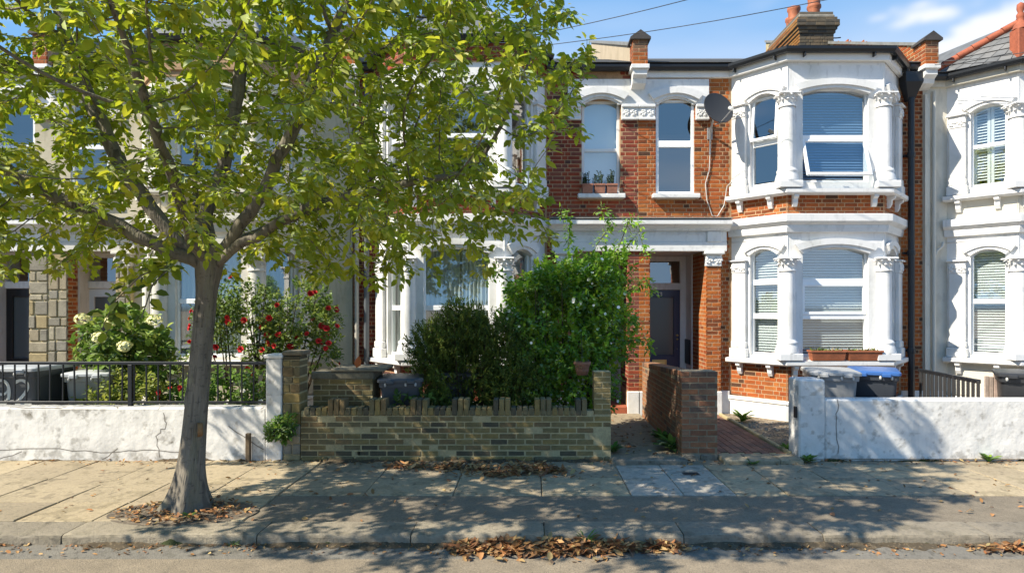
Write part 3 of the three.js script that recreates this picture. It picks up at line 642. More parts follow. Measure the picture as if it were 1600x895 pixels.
  // ---- front wall bricks, plinth, upper window with its white surround
  if (bricked) {
    const list = layBricks(M, 0.003, mu(X1) - 0.003, 0.46, eave - (o.brickEave ? 0.03 : 0.17), { bond: 'flemish', seed: 170 + (o.seed || 0), holes: [[bayHole[0] - 0.06, bayHole[1] + 0.06, 0, 9], [pier0[0] - 0.001, pier0[1] + 0.001, 0, 3.6], [door[0], door[1], 0, 3.6], [pier1[0], pier1[1], 0, 3.6], [en[0], en[1], 3.03, 3.62], [win[0], win[1], 4.02, 9]] }).map(b => ({ ...b, first: b.v0 > 3.6 ? 2 : 0 }));
    bricks.push(...list);
    brickwork(front, bricks, mats, tones);
  }
  { const a = seg(3.56, PLAN.a); part(h, 'wall_plinth', new GB().box(M, a[0], a[1], -0.02, 0.45, 0, 0.03, 0.01).build(), trim); const b = seg(PLAN.d, PLAN.p1); part(h, 'wall_plinth', new GB().box(M, b[0], b[1], -0.02, 0.45, 0, 0.03, 0.01).build(), trim); }
  if (!o.noSurround) {
    const sp = S(PLAN.p0, 3.36).map(mu), arc = arched(win[0], win[1], 5.0, 5.74, 5.87).slice(2).reverse().filter(q => q[1] > 5.765);
    part(h, 'window_surround', new GB().slab(M, [[sp[0], 5.76], [arc[0][0], 5.76], ...arc, [arc[arc.length - 1][0], 5.76], [sp[1], 5.76], [sp[1], 6.23], [sp[0], 6.23]], [], 0.003, 0.04).build(), trim);
    const hd = new GB(); hd.slab(M, archBand(win[0], win[1], 5.78, 5.90, 0.0, 0.12), [], 0.035, 0.07); hd.slab(M, archBand(win[0], win[1], 5.80, 5.92, 0.06, 0.15), [], 0.06, 0.11); part(h, 'window_hood', hd.build(), trim);
    const fz = new GB(); for (const [a, b] of [[sp[0], win[0] - 0.015], [win[1] + 0.015, sp[1]]]) { fz.box(M, a, b, 5.47, 5.755, 0.003, 0.05, 0.008); fz.box(M, a, b, 5.70, 5.757, 0.05, 0.085, 0.01); fz.box(M, a, b, 5.47, 5.51, 0.05, 0.075, 0.008); scrollRelief(fz, M, a + 0.02, b - 0.02, 5.51, 5.70, 0.05, Math.max(1, Math.round((b - a) / 0.16)), 5); } part(h, 'carved_frieze', fz.build(), trim);
    const sl = new GB(); sl.box(M, win[0] - 0.08, win[1] + 0.08, 4.015, 4.10, -0.1, 0.13, 0.012); part(h, 'window_sill', sl.build(), trim);
    windowUnit(h, M, win[0], win[1], 4.10, 5.87, o.fw.rows.map(([a, b, k]) => [mix(4.10, 5.87, a), mix(4.10, 5.87, b), k]), { w: o.fw.w ?? -0.02, cover: o.fw.cover, fm: o.fw.fm || upvc, coverTo: 4.15 });
  }
  return { h, M, mu, T, plan, facets, L, front, X0, X1, eave, roofPart };
}
const mixp = (a, b, t) => [mix(a[0], b[0], t), mix(a[1], b[1], t), mix(a[2], b[2], t)];
const fonts = new FontLoader();
const serifFont = await fonts.loadAsync('fonts/droid/droid_serif_bold.typeface.json');
const sansFont = await fonts.loadAsync('fonts/droid/droid_sans_regular.typeface.json');

const three = [[0.70, 0.965, 'fixed'], [0.385, 0.655, 'sash'], [0.04, 0.34, 'fixed']], threeFixed = [[0.70, 0.965, 'fixed'], [0.385, 0.655, 'fixed'], [0.04, 0.34, 'fixed']];
const two = [[0.52, 0.965, 'fixed'], [0.04, 0.48, 'fixed']];
const houseTwo = terracedHouse({
  label: 'orange brick terraced house with white bay, satellite dish and navy front door', seed: 1, doorFittings: true, doorLabel: 'navy front door with obscured glass, brass letterbox and house number',
  gf: [{ rows: threeFixed, cover: 'venetian' }, { rows: three, cover: 'venetian' }, { rows: threeFixed, cover: 'venetian' }],
  ff: [{ rows: [[0.5, 0.955, 'open', 0.10], [0.045, 0.44, 'fixed']] }, { rows: [[0.50, 0.955, 'fixed'], [0.045, 0.455, 'open', 0.33]], cover: 'blue' }, { rows: two }],
  fw: { rows: [[0.565, 0.965, 'fixed'], [0.035, 0.50, 'fixed']] },
});
const houseOne = terracedHouse({
  mirror: 2.05, label: 'deep red brick terraced house with pointed slate roof over its bay, behind the flowering bush', seed: 2, mats: deeps, tones: deepTones, brickEave: true,
  gf: [{ rows: [[0.46, 0.965, 'fixed'], [0.04, 0.42, 'fixed']], cover: 'curtain' }, { rows: [[0.46, 0.965, 'fixed'], [0.04, 0.42, 'fixed']], cover: 'curtain' }, { rows: [[0.46, 0.965, 'fixed'], [0.04, 0.42, 'fixed']], cover: 'curtain' }],
  ff: [{ rows: two }, { rows: two }, { rows: two }],
  fw: { rows: [[0.49, 0.97, 'fixed'], [0.03, 0.46, 'fixed']], cover: 'roller', w: -0.09, fm: whiteWood }, doorMat: std([0.5, 0.5, 0.5], 0.4),
});
const houseThree = terracedHouse({
  mirror: 7.35, drop: 0.18, label: 'cream rendered house with white louvred shutters and red ridge tiles on its roof', finish: 'render', render: creamPaint, hip: true, noSurround: false, fascia: creamPaint,
  gf: [{ rows: two, cover: 'venetian' }, { rows: two, cover: 'venetian' }, { rows: two, cover: 'venetian' }],
  ff: [{ rows: two, cover: 'shutter' }, { rows: two, cover: 'shutter' }, { rows: two, cover: 'shutter' }],
  fw: { rows: two }, doorMat: navyPaint,
});
const greyDoor = std([0.55, 0.57, 0.58], 0.4), blackDoor = std([0.012, 0.012, 0.014], 0.35);
const houseZero = terracedHouse({
  shift: -10.90, padR: 0.28, label: 'stone clad terraced house with pale door, seen between the rose bush and the hydrangea', finish: 'render', render: stonePaint, brickEave: true, ffTop: 6.0, stonePiers: true, pierIn: 0.36, doorZ: -12.3, trim: std([0.80, 0.77, 0.70], 0.7, { map: paintMap, bumpMap: coarseBump, bumpScale: 0.006 }), doorMat: greyDoor,
  gf: [{ rows: two, cover: 'curtain' }, { rows: two, cover: 'curtain' }, { rows: two, cover: 'curtain' }], ff: [{ rows: two }, { rows: two }, { rows: two }], fw: { rows: two },
});
const houseMinus = terracedHouse({
  mirror: -3.4, label: 'end house with black front door behind the numbered grey bin', finish: 'render', render: stonePaint, brickEave: true, stonePiers: true, pierIn: 0.36, doorZ: -12.3, doorMat: blackDoor,
  gf: [{ rows: two }, { rows: two }, { rows: two }], ff: [{ rows: two }, { rows: two }, { rows: two }], fw: { rows: two }, seed: 9,
});

// ------------------------------------------------------------------ roof furniture of the houses
function parapet(house, x0, x1, faceMat, o = {}) {               // the party wall rises above the roof and ends in a brick pier on a white corbel
  const { yPier = 6.90, zTop = -19.4, roof = house.roofPart, low = 0 } = o, xm = (x0 + x1) / 2;
  const side = { x: x1 - 0.02, z: 0, ux: 0, uz: -1, nx: 1, nz: 0 };   // u runs back from the street
  const g = new GB(), e = EAVE - low;
  g.slab({ ...side, nx: -1 }, [[11.62, e - 0.1], [11.62, e + 0.36], [19.4, 10.02 - low], [19.4, e - 0.1]].map(q => q), [], 0, x1 - x0 - 0.04);
  const wall = part(house.h, 'party_parapet', g.build(), faceMat);
  part(wall, 'coping', new GB().slab({ ...side, x: x1 + 0.02, nx: -1 }, [[11.70, e + 0.363], [11.70, e + 0.42], [19.4, 10.09 - low], [19.4, 10.024 - low]], [], 0, x1 - x0 + 0.04).build(), lead);
  const f = frame(x0, -11.58, x1, -11.58);
  const p = part(house.h, 'parapet_pier', new GB().box(f, 0, x1 - x0, e - 0.02, yPier - 0.06, -0.32, 0).build(), mortar);
  for (const b of layBricks(f, 0, x1 - x0, e - 0.02, yPier - 0.06, { seed: 210, bond: 'stretcher' })) putBrick(p, b, b.v0 > 6.6 ? pierBricks : reds);
  const fl = frame(x0, -11.90, x0, -11.58); 
  for (const b of layBricks(fl, 0, 0.32, e - 0.02, yPier - 0.06, { seed: 211 })) putBrick(p, b, reds);
  const cg = new GB(); cg.slab(f, [[-0.05, yPier - 0.06], [x1 - x0 + 0.05, yPier - 0.06], [x1 - x0 + 0.05, yPier - 0.02], [(x1 - x0) / 2, yPier + 0.11], [-0.05, yPier - 0.02]], [], -0.36, 0.05);
  part(p, 'pier_cap', cg.build(), std([0.07, 0.062, 0.058], 0.75, { map: grain }));
  const c = new GB(); c.box(f, -0.03, x1 - x0 + 0.03, e - 0.10, e - 0.022, -0.36, 0.03, 0.008);
  c.slab({ ...frame(x0, 0, x1, 0), x: x0 + 0.01, z: ZM + 0.01, ux: 0, uz: 1, nx: 1, nz: 0 }, [[0, e - 0.10], [0.30, e - 0.10], [0.30, e - 0.20], [0.22, e - 0.25], [0.20, e - 0.33], [0.10, e - 0.36], [0, e - 0.40]], [], 0, x1 - x0 - 0.02);
  part(house.h, 'corbel', c.build(), whitePaint);
}
const renderBeige = std([0.52, 0.43, 0.31], 0.9, { map: paintMap, bumpMap: coarseBump, bumpScale: 0.01 });
parapet(houseTwo, 1.90, 2.17, renderBeige);
parapet(houseTwo, 7.20, 7.44, mortarOld, { yPier: 6.88 });
{
  // brick face of the second parapet, which the street sees from the side
  const f = frame(7.218, -15.2, 7.218, -11.9), list = layBricks(f, 0, 3.3, 6.4, 8.2, { seed: 230 }).filter(b => b.v1 < 6.76 + (3.58 - (b.u1)) * 0.465 && b.v0 > 6.4 + (3.3 - b.u0) * 0.40);
  mergeBricks(houseTwo.h, list, redTones, 'parapet_bricks');
}
parapet(houseOne, -3.40, -3.12, renderBeige, { yPier: 7.0 });
parapet(houseZero, -8.98, -8.72, renderBeige, { yPier: 7.0 });
// chimney stack of the orange house, with corbelled courses and two clay pots
{
  const h = houseTwo.h, x0 = 6.50, x1 = 7.32, z1 = -15.3, z0 = -17.3, y0 = 7.6, y1 = 8.55;
  const g = new GB().box(WORLD, x0 + 0.01, x1 - 0.01, y0, y1 + 0.52, z0, z1 - 0.01);
  const st = part(h, 'chimney_stack', g.build(), std([0.16, 0.14, 0.11], 0.95, { map: grain }));
  const dark = [[0.10, 0.085, 0.062], [0.13, 0.105, 0.07], [0.085, 0.075, 0.06], [0.16, 0.12, 0.075], [0.12, 0.095, 0.065], [0.11, 0.10, 0.085], [0.07, 0.062, 0.05]], dm = dark.map(brickOf);
  const front = frame(x0, z1, x1, z1), left = frame(x0, z0, x0, z1);
  for (const b of layBricks(front, 0, x1 - x0, y0, y1, { seed: 301, bond: 'flemish' })) putBrick(st, b, dm);
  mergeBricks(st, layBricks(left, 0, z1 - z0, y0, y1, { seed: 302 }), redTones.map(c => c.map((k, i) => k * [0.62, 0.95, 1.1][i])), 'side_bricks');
  const courses = [[y1, 0.03], [y1 + 0.075, 0.06], [y1 + 0.15, 0.10], [y1 + 0.225, 0.10], [y1 + 0.30, 0.06]];
  for (const [y, e] of courses) {
    const a = frame(x0 - e, z1 + e, x1 + e, z1 + e), b = frame(x0 - e, z0 - e, x0 - e, z1 + e);
    const cp = part(st, 'corbel_course', new GB().box(WORLD, x0 - e, x1 + e, y, y + 0.074, z0 - e, z1 + e, 0.004).build(), std([0.13, 0.11, 0.08], 0.95, { map: grain }));
    for (const q of layBricks(a, 0, x1 - x0 + 2 * e, y, y + 0.075, { seed: Math.round(y * 100) })) putBrick(st, q, dm);
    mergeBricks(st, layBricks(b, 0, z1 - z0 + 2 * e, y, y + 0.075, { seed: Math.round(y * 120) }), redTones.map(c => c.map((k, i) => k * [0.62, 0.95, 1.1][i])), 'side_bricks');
  }
  part(st, 'cement_cap', new GB().box(WORLD, x0 - 0.02, x1 + 0.02, y1 + 0.375, y1 + 0.45, z0, z1 + 0.02, 0.02).build(), std([0.34, 0.31, 0.26], 0.95, { map: grain, bumpMap: coarseBump, bumpScale: 0.02 }));
  for (const [x, z, s] of [[6.98, -15.6, 1], [6.78, -16.3, 0.95], [6.98, -16.9, 1]]) part(st, 'chimney_pot', lathe([[0.13 * s, -0.1], [0.135 * s, 0.25], [0.165 * s, 0.28], [0.165 * s, 0.34], [0.14 * s, 0.36], [0.145 * s, 0.52], [0.17 * s, 0.55], [0.17 * s, 0.62], [0.13 * s, 0.62], [0.12 * s, 0.2]], x, y1 + 0.45, z, 16), potClay);
  for (const y of [8.25, 8.5]) part(st, 'step_iron', tube([[x1, y, z1 - 0.15], [x1 + 0.12, y, z1 - 0.15], [x1 + 0.24, y + 0.01, z1 - 0.15]], 0.014, 6), wireMat);
}
// hopper head and downpipe beside the bay of the orange house; wall cables
{
  const h = houseTwo.h, x = 7.06, z = ZM + 0.13;
  const pipe = part(h, 'downpipe', tube([[x, 0.05, z], [x, 2.2, z], [x, 4.5, z], [x, 5.85, z]], 0.055, 12), blackPaint);
  const f = { ...WORLD, z: ZM + 0.02 };
  const rings = [[5.80, 0.06, 0.11], [5.95, 0.10, 0.16], [6.12, 0.16, 0.22], [6.30, 0.16, 0.22]].map(([y, a, d]) => [[x - a, y, ZM + 0.02], [x + a, y, ZM + 0.02], [x + a, y, ZM + 0.02 + d], [x - a, y, ZM + 0.02 + d]]);
  part(pipe, 'hopper_head', loft(rings, true, true, true, 0.3), blackPaint);
  for (const y of [1.2, 3.0, 4.8]) { part(pipe, 'pipe_collar', lathe([[0.056, -0.05], [0.068, -0.045], [0.068, 0.045], [0.056, 0.05]], x, y, z, 12), blackPaint); part(pipe, 'pipe_clip', new GB().box(WORLD, x - 0.1, x + 0.1, y - 0.02, y + 0.02, ZM + 0.01, ZM + 0.08, 0.004).build(), blackPaint); }
  part(h, 'gutter_outlet', tube([[6.96, 6.38, ZM + 0.16], [7.0, 6.30, ZM + 0.14], [7.03, 6.22, ZM + 0.13]], 0.04, 8), blackPaint);
  // pale painted strip where the two houses meet
  part(houseThree.h, 'wall_edge_strip', new GB().box(WORLD, 7.36, 7.46, 0.0, 5.95, ZM, ZM + 0.05, 0.006).build(), creamPaint);
  part(houseThree.h, 'waste_pipe', tube([[7.52, 0.1, ZM + 0.06], [7.52, 2.5, ZM + 0.06], [7.52, 6.0, ZM + 0.06]], 0.035, 8), std([0.58, 0.55, 0.48], 0.6));
  part(houseThree.h, 'waste_pipe', tube([[7.52, 2.9, ZM + 0.06], [7.58, 3.05, ZM + 0.07], [7.66, 3.12, ZM + 0.08], [7.70, 3.2, ZM + 0.05]], 0.025, 8), std([0.58, 0.55, 0.48], 0.6));
}
// drainpipes and brick strip of the deep red house, at its far end
{
  const h = houseOne.h;
  for (const [x, m, r] of [[-2.98, std([0.09, 0.10, 0.11], 0.5), 0.05], [-3.16, std([0.42, 0.40, 0.35], 0.6), 0.04]]) part(h, 'downpipe', tube([[x, 0.05, ZM + 0.1], [x, 3, ZM + 0.1], [x, 6.3, ZM + 0.1]], r, 10), m);
}
// hipped slate roof of the shuttered house, red hip tiles and a terracotta post with finial
{
  const h = houseThree.h, e = houseThree.eave + 0.045, p = houseThree.plan;
  const A = [p[0][0] - 0.30, e + 0.02, p[0][1] + 0.02], B = [p[1][0] + 0.02, e, p[1][1] + 0.14], C = [p[2][0], e, p[2][1] + 0.14], D = [p[3][0] + 0.1, e, p[3][1] + 0.1];
  const Tp = [p[1][0] + 0.42, e + 0.86, p[1][1] - 0.20], T2 = [p[2][0] - 0.42, e + 0.86, p[2][1] - 0.20], bk = [p[0][0] - 0.3, e + 0.5, -13.2];
  const g = new GB(); g.tri(A, B, Tp); g.quad(B, C, T2, Tp); g.tri(C, D, T2); g.tri(bk, A, Tp); g.quad(Tp, T2, [T2[0], e + 0.9, -14], [Tp[0], e + 0.9, -14]); g.tri(bk, Tp, [Tp[0], e + 0.9, -14]);
  const roof = part(h, 'bay_roof', g.build(), slates[1]);
  const n = new THREE.Vector3().crossVectors(new THREE.Vector3(B[0] - A[0], B[1] - A[1], B[2] - A[2]), new THREE.Vector3(Tp[0] - A[0], Tp[1] - A[1], Tp[2] - A[2])).normalize();
  const rows = 7;
  for (let k = 0; k < rows; k++) {
    const t0 = k / rows, t1 = (k + 1) / rows - 0.01, cnt = Math.max(1, Math.round((1 - t0) * 7));
    for (let j = 0; j < cnt; j++) {
      const P = (s, t) => { const q = mixp(mixp(A, Tp, t), mixp(B, Tp, t), clamp(s)); return [q[0], q[1], q[2]]; };
      const o = (k % 2) * 0.5, s0 = clamp((j - o) / cnt + 0.005), s1 = clamp((j + 1 - o) / cnt - 0.005); if (s1 - s0 < 0.03) continue;
      const up = 0.014 + 0.004 * R(), lift = (q, d) => [q[0] + n.x * d, q[1] + n.y * d, q[2] + n.z * d];
      const a = lift(P(s0, t0), up), b = lift(P(s1, t0), up), c = lift(P(s1, t1), 0.005), d = lift(P(s0, t1), 0.005), gg = new GB();
      gg.quad(a, b, c, d); gg.quad(lift(P(s0, t0), 0.002), lift(P(s1, t0), 0.002), b, a);
      part(roof, 'slate', gg.build(), slates[Math.floor(R() * 3)]);
    }
  }
  const tile = (a, b, k) => { for (let i = 0; i < k; i++) { const q = mixp(a, b, i / k), r = mixp(a, b, (i + 0.97) / k); part(roof, 'hip_tile', tube([q, mixp(q, r, 0.5), r], [0.075, 0.07, 0.066], 8), terracotta); } };
  tile([A[0], A[1] + 0.03, A[2]], [Tp[0], Tp[1] + 0.02, Tp[2]], 7); tile([Tp[0], Tp[1] + 0.02, Tp[2]], [T2[0], T2[1] + 0.02, T2[2]], 4);
  const x = p[1][0] + 0.02, z = p[1][1] + 0.0, post = new GB(); post.box(WORLD, x - 0.10, x + 0.14, e - 0.02, e + 0.52, z - 0.12, z + 0.10, 0.015);
  const pp = part(h, 'roof_post', post.build(), terracotta);
  part(pp, 'finial', lathe([[0.13, 0], [0.10, 0.08], [0.045, 0.16], [0.06, 0.20], [0.065, 0.26], [0.04, 0.30], [0.06, 0.36], [0.055, 0.44], [0.0, 0.48]], x + 0.02, e + 0.52, z - 0.01, 14), terracotta);
}
// satellite dish with its arm, mast and cable
{
  const cx = 3.40, cy = 5.55, cz = ZM + 0.42;
  const d = thing('satellite_dish', 'dark grey satellite dish bracketed to the orange brick beside the upper window', 'satellite dish', [cx, cy, ZM]);
  const aim = new THREE.Vector3(0.28, 0.36, 0.9).normalize(), q = new THREE.Quaternion().setFromUnitVectors(new THREE.Vector3(0, 1, 0), aim);
  const pr = []; for (let k = 0; k <= 8; k++) { const r = 0.285 * k / 8; pr.push([r, r * r * 0.55]); } pr.push([0.293, 0.049], [0.291, 0.036]); for (let k = 8; k >= 0; k--) { const r = 0.285 * k / 8; pr.push([r, r * r * 0.55 - 0.006]); }
  const g = new THREE.LatheGeometry(pr.map(v => new THREE.Vector2(...v)), 36).toNonIndexed(); g.scale(1.0, 1, 1.1); g.applyQuaternion(q); g.translate(cx, cy, cz); part(d, 'reflector', planarUV(g), dishMat);
  const P = (x, y, z) => new THREE.Vector3(x, y, z).applyQuaternion(q).add(new THREE.Vector3(cx, cy, cz)).toArray();
  const low = [cx - 0.02, cy - 0.26, cz - 0.05], lnb = [cx + 0.16, cy - 0.10, cz + 0.34];
  const arm = part(d, 'feed_arm', tube([low, [cx + 0.03, cy - 0.27, cz + 0.1], lnb], 0.012, 6), steel);
  const b = new GB(); b.add(tube([[lnb[0] - 0.02, lnb[1] - 0.02, lnb[2] + 0.06], [lnb[0] + 0.0, lnb[1], lnb[2]], [lnb[0] - 0.02, lnb[1] + 0.04, lnb[2] - 0.07]], [0.025, 0.03, 0.036], 10)); part(arm, 'receiver', b.build(), std([0.6, 0.6, 0.58], 0.5));
  part(d, 'mast', tube([[cx - 0.02, cy - 0.72, ZM + 0.03], [cx - 0.02, cy - 0.3, ZM + 0.05], [cx - 0.02, cy - 0.12, ZM + 0.25], [cx - 0.01, cy - 0.02, cz - 0.03]], 0.019, 8), steel);
  part(d, 'wall_plate', new GB().box(WORLD, cx - 0.07, cx + 0.03, cy - 0.44, cy - 0.22, ZM + 0.008, ZM + 0.03, 0.005).build(), steel);
  part(d, 'cable', tube([[cx - 0.02, cy - 0.7, ZM + 0.03], [cx - 0.03, cy - 1.0, ZM + 0.02], [cx - 0.10, cy - 1.25, ZM + 0.02], [cx - 0.08, cy - 1.55, ZM + 0.025], [cx + 0.02, cy - 1.85, ZM + 0.03], [cx + 0.12, cy - 1.86, ZM + 0.035], [cx + 0.24, cy - 1.66, ZM + 0.03], [cx + 0.30, cy - 1.30, ZM + 0.03], [cx + 0.36, cy - 1.24, ZM + 0.12]], 0.009, 6), cableWhite);
}
// overhead cables from the fronts to a street pole out of view
{
  const cab = (label, pts) => { const a = pts[0], b = pts[1], g = [], k = 14; for (let i = 0; i <= k; i++) { const t = i / k; const q = mixp(a, b, t); q[1] -= 0.25 * Math.sin(Math.PI * t) * 0.5; g.push(q); } const o = thing('overhead_cable', label, 'cable', a, 'overhead telephone cables'); part(o, 'wire', tube(g, 0.0065, 5), wireMat); };
  const W = (px, py, Z) => [wx(px, Z), wy(py, Z), -Z];
  cab('thin telephone cable crossing the sky, lower of the two above the brick parapet', [W(790, 78, 11.75), W(1560, -58, 8.6)]);
  cab('thin telephone cable crossing the sky, upper of the two above the brick parapet', [W(640, 88, 11.6), W(1300, -62, 8.9)]);
  cab('thin telephone cable running to the white corbel beside the hopper head', [W(1462, 96, 11.5), W(1760, 40, 9.5)]);
  cab('thin telephone cable just under its twin at the white corbel beside the hopper head', [W(1462, 101, 11.5), W(1760, 52, 9.5)]);
}
// planters on the window sills
function planter(name, label, x, y, z, w, m, group, plantFn) {
  const t = thing(name, label, 'planter', [x, y, z], group);
  const ring = (yy, a, b) => [[x - a, y + yy, z - b], [x + a, y + yy, z - b], [x + a, y + yy, z + b], [x - a, y + yy, z + b]], a = w / 2;
  part(t, 'trough', loft([ring(0, a * 0.9, 0.062), ring(0.14, a * 0.97, 0.085), ring(0.142, a * 1.02, 0.095), ring(0.17, a * 1.02, 0.095), ring(0.17, a * 0.96, 0.08), ring(0.13, a * 0.94, 0.078)], true, true, true, 0.3), m);
  plantFn(t, x, y + 0.13, z, w);
  return t;
}

// ------------------------------------------------------------------ leaves
const leafMat = (t = 0.34, coat = 0.25) => new THREE.MeshPhysicalMaterial({ vertexColors: true, roughness: 1, transmission: t, thickness: 0, clearcoat: coat * 0.3, clearcoatRoughness: 0.45, specularIntensity: 0.4, side: THREE.DoubleSide });
class Leaves {
  constructor() { this.p = []; this.n = []; this.c = []; this.i = []; }
  // a folded, drooping leaf: base point, direction of its rib, normal of its blade
  leaf(b, d, nrm, len, wid, col, fold = 0.25, droop = 0.25, shape = 0) {
    const dl = Math.hypot(...d); d = d.map(x => x / dl);
    let s = [nrm[1] * d[2] - nrm[2] * d[1], nrm[2] * d[0] - nrm[0] * d[2], nrm[0] * d[1] - nrm[1] * d[0]]; let l = Math.hypot(...s) || 1; s = s.map(x => x / l);
    const m = [d[1] * s[2] - d[2] * s[1], d[2] * s[0] - d[0] * s[2], d[0] * s[1] - d[1] * s[0]];
    const P = (t, u) => { const h = -droop * len * t * t + Math.abs(u) * fold * wid, q = []; for (let k = 0; k < 3; k++) q.push(b[k] + d[k] * len * t + s[k] * u * wid + m[k] * h); return q; };
    const prof = shape === 1 ? [[0.2, 0.30], [0.6, 0.28]] : [[0.32, 0.46], [0.70, 0.40]];
    const pts = [P(0, 0), P(prof[0][0], -prof[0][1]), P(prof[0][0], 0), P(prof[0][0], prof[0][1]), P(prof[1][0], -prof[1][1]), P(prof[1][0], 0), P(prof[1][0], prof[1][1]), P(1, 0)];
    const o = this.p.length / 3;
    for (let k = 0; k < 8; k++) {
      this.p.push(...pts[k]);
      const sd = [0, -1, 0, 1, -1, 0, 1, 0][k] * fold * 1.2; this.n.push(m[0] - s[0] * sd, m[1] - s[1] * sd, m[2] - s[2] * sd);
      this.c.push(...col);
    }
    this.i.push(o, o + 1, o + 2, o, o + 2, o + 3, o + 1, o + 5, o + 2, o + 1, o + 4, o + 5, o + 2, o + 6, o + 3, o + 2, o + 5, o + 6, o + 4, o + 7, o + 5, o + 5, o + 7, o + 6);
  }
  build() {
    const g = new THREE.BufferGeometry();
    g.setAttribute('position', new THREE.Float32BufferAttribute(this.p, 3));
    const n = new Float32Array(this.n); for (let i = 0; i < n.length; i += 3) { const l = Math.hypot(n[i], n[i + 1], n[i + 2]) || 1; n[i] /= l; n[i + 1] /= l; n[i + 2] /= l; }
    g.setAttribute('normal', new THREE.BufferAttribute(n, 3));
    g.setAttribute('color', new THREE.Float32BufferAttribute(this.c, 3)); g.setIndex(this.i);
    return g;
  }
}
const unit = () => { let x, y, z, l; do { x = rr(-1, 1); y = rr(-1, 1); z = rr(-1, 1); l = x * x + y * y + z * z; } while (l > 1 || l < 0.01); l = Math.sqrt(l); return [x / l, y / l, z / l]; };
const vary = (c, k = 0.25) => { const a = 1 + (R() - 0.5) * k * 2, b = 1 + (R() - 0.5) * k; return [c[0] * a * b, c[1] * a, c[2] * a]; };
// noise in space, for uneven outlines
function n3(x, y, z, s) { return (vnoise(x + z * 0.71, y - z * 0.37, 4096, s) + vnoise(y + x * 0.37, z + x * 0.63, 4096, s + 5) + vnoise(z - y * 0.53, x + y * 0.41, 4096, s + 9)) / 3; }
// a shrub: sprigs of leaves through rounded lumps, with stems; lumps are [x, y, z, rx, ry, rz]
function shrub(t, lumps, o) {
  const { leaf = 0.07, width = 0.55, cols, per = 9, density = 300, stem = std([0.07, 0.05, 0.03], 0.9), name = 'foliage', shape = 0, sprig = 0.16, up = 0.5, mat = leafMat(), fold = 0.25, droop = 0.3, bite = 0.5 } = o;
  const L = new Leaves(), st = new GB(), tips = [];
  for (const [cx, cy, cz, rx, ry, rz] of lumps) {
    const n = Math.round(density * (rx * ry + ry * rz + rx * rz) / 3 * 4);
    for (let k = 0; k < n; k++) {
      const d = unit(), rad = Math.pow(R(), 0.38), q = [cx + d[0] * rx * rad, cy + d[1] * ry * rad, cz + d[2] * rz * rad];
      if (q[1] < 0.06) continue;
      if (rad > 0.6 && n3(q[0] * 3.1 + 40, q[1] * 3.1 + 40, q[2] * 3.1 + 40, 77) < bite - 0.05 + (rad - 0.85) * 0.3) continue;
      const dir = [d[0] + rr(-0.5, 0.5), d[1] * 0.7 + up + rr(-0.5, 0.5), d[2] + rr(-0.5, 0.5)], dl = Math.hypot(...dir), base = pick(cols);
      for (let j = 0; j < per; j++) {
        const s = (j + 0.5) / per, b = q.map((v, a) => v + dir[a] / dl * sprig * (s - 0.3)), sd = unit(), ld = dir.map((v, a) => v / dl * 0.7 + sd[a] * 0.9), nn = [sd[0] * 0.5 + d[0] * 0.4, 0.8 + sd[1] * 0.5, sd[2] * 0.5 + 0.25];
        const len = leaf * rr(0.7, 1.25);
        L.leaf(b, ld, nn, len, len * width, vary(base, 0.22), fold, droop, shape);
      }
      if (rad > 0.85 && tips.length < 4000) tips.push([q, d]);
    }
    const foot = [mix(lumps[0][0], cx, 0.6) + rr(-0.05, 0.05), o.ground ?? 0.0, mix(lumps[0][2], cz, 0.6)];
    for (let k = 0; k < 4; k++) { const d = unit(), e = [cx + d[0] * rx * 0.75, cy + Math.abs(d[1]) * ry * 0.75, cz + d[2] * rz * 0.75]; st.add(tube([foot, [mix(foot[0], e[0], 0.35) + rr(-0.08, 0.08), mix(foot[1], e[1], 0.5), mix(foot[2], e[2], 0.35)], e], [0.022, 0.014, 0.004], 5)); }
  }
  part(t, 'stem', st.build(), stem);
  const f = part(t, name, L.build(), mat);
  return tips;
}
// a flower head of a few bent petals around the +z axis
function bloomGeo(r, petals, layers, cup) {
  const L = new Leaves();
  for (let k = 0; k < layers; k++) for (let j = 0; j < petals; j++) { const a = (j + k * 0.5) / petals * 2 * Math.PI, rk = r * (1 - k * 0.28), d = [Math.cos(a), Math.sin(a), cup + k * 0.7]; L.leaf([0, 0, k * r * 0.12], d, [-Math.cos(a) * (cup + k * 0.7), -Math.sin(a) * (cup + k * 0.7), 1], rk, rk * 1.0, [1, 1, 1], 0.12, -0.25); }
  return L.build();
}
function putBlooms(t, tips, n, geo, mat, name, ok = () => true) {
  let k = 0, guard = 0;
  while (k < n && guard++ < 6000 && tips.length) {
    const [q, d] = tips[Math.floor(R() * tips.length)]; if (d[2] < -0.1 || !ok(q)) continue;
    const e = q.map((v, i) => v + d[i] * 0.07), b = bases.get(t);
    const m = new THREE.Mesh(geo, mat); m.name = name; m.castShadow = m.receiveShadow = true; m.position.set(e[0] - b.x, e[1] - b.y, e[2] - b.z + 0.03);
    m.quaternion.setFromUnitVectors(new THREE.Vector3(0, 0, 1), new THREE.Vector3(d[0] + rr(-0.3, 0.3), d[1] + 0.3, d[2] + 0.8).normalize()); m.scale.setScalar(rr(0.75, 1.2));
    t.add(m); k++;
  }
}

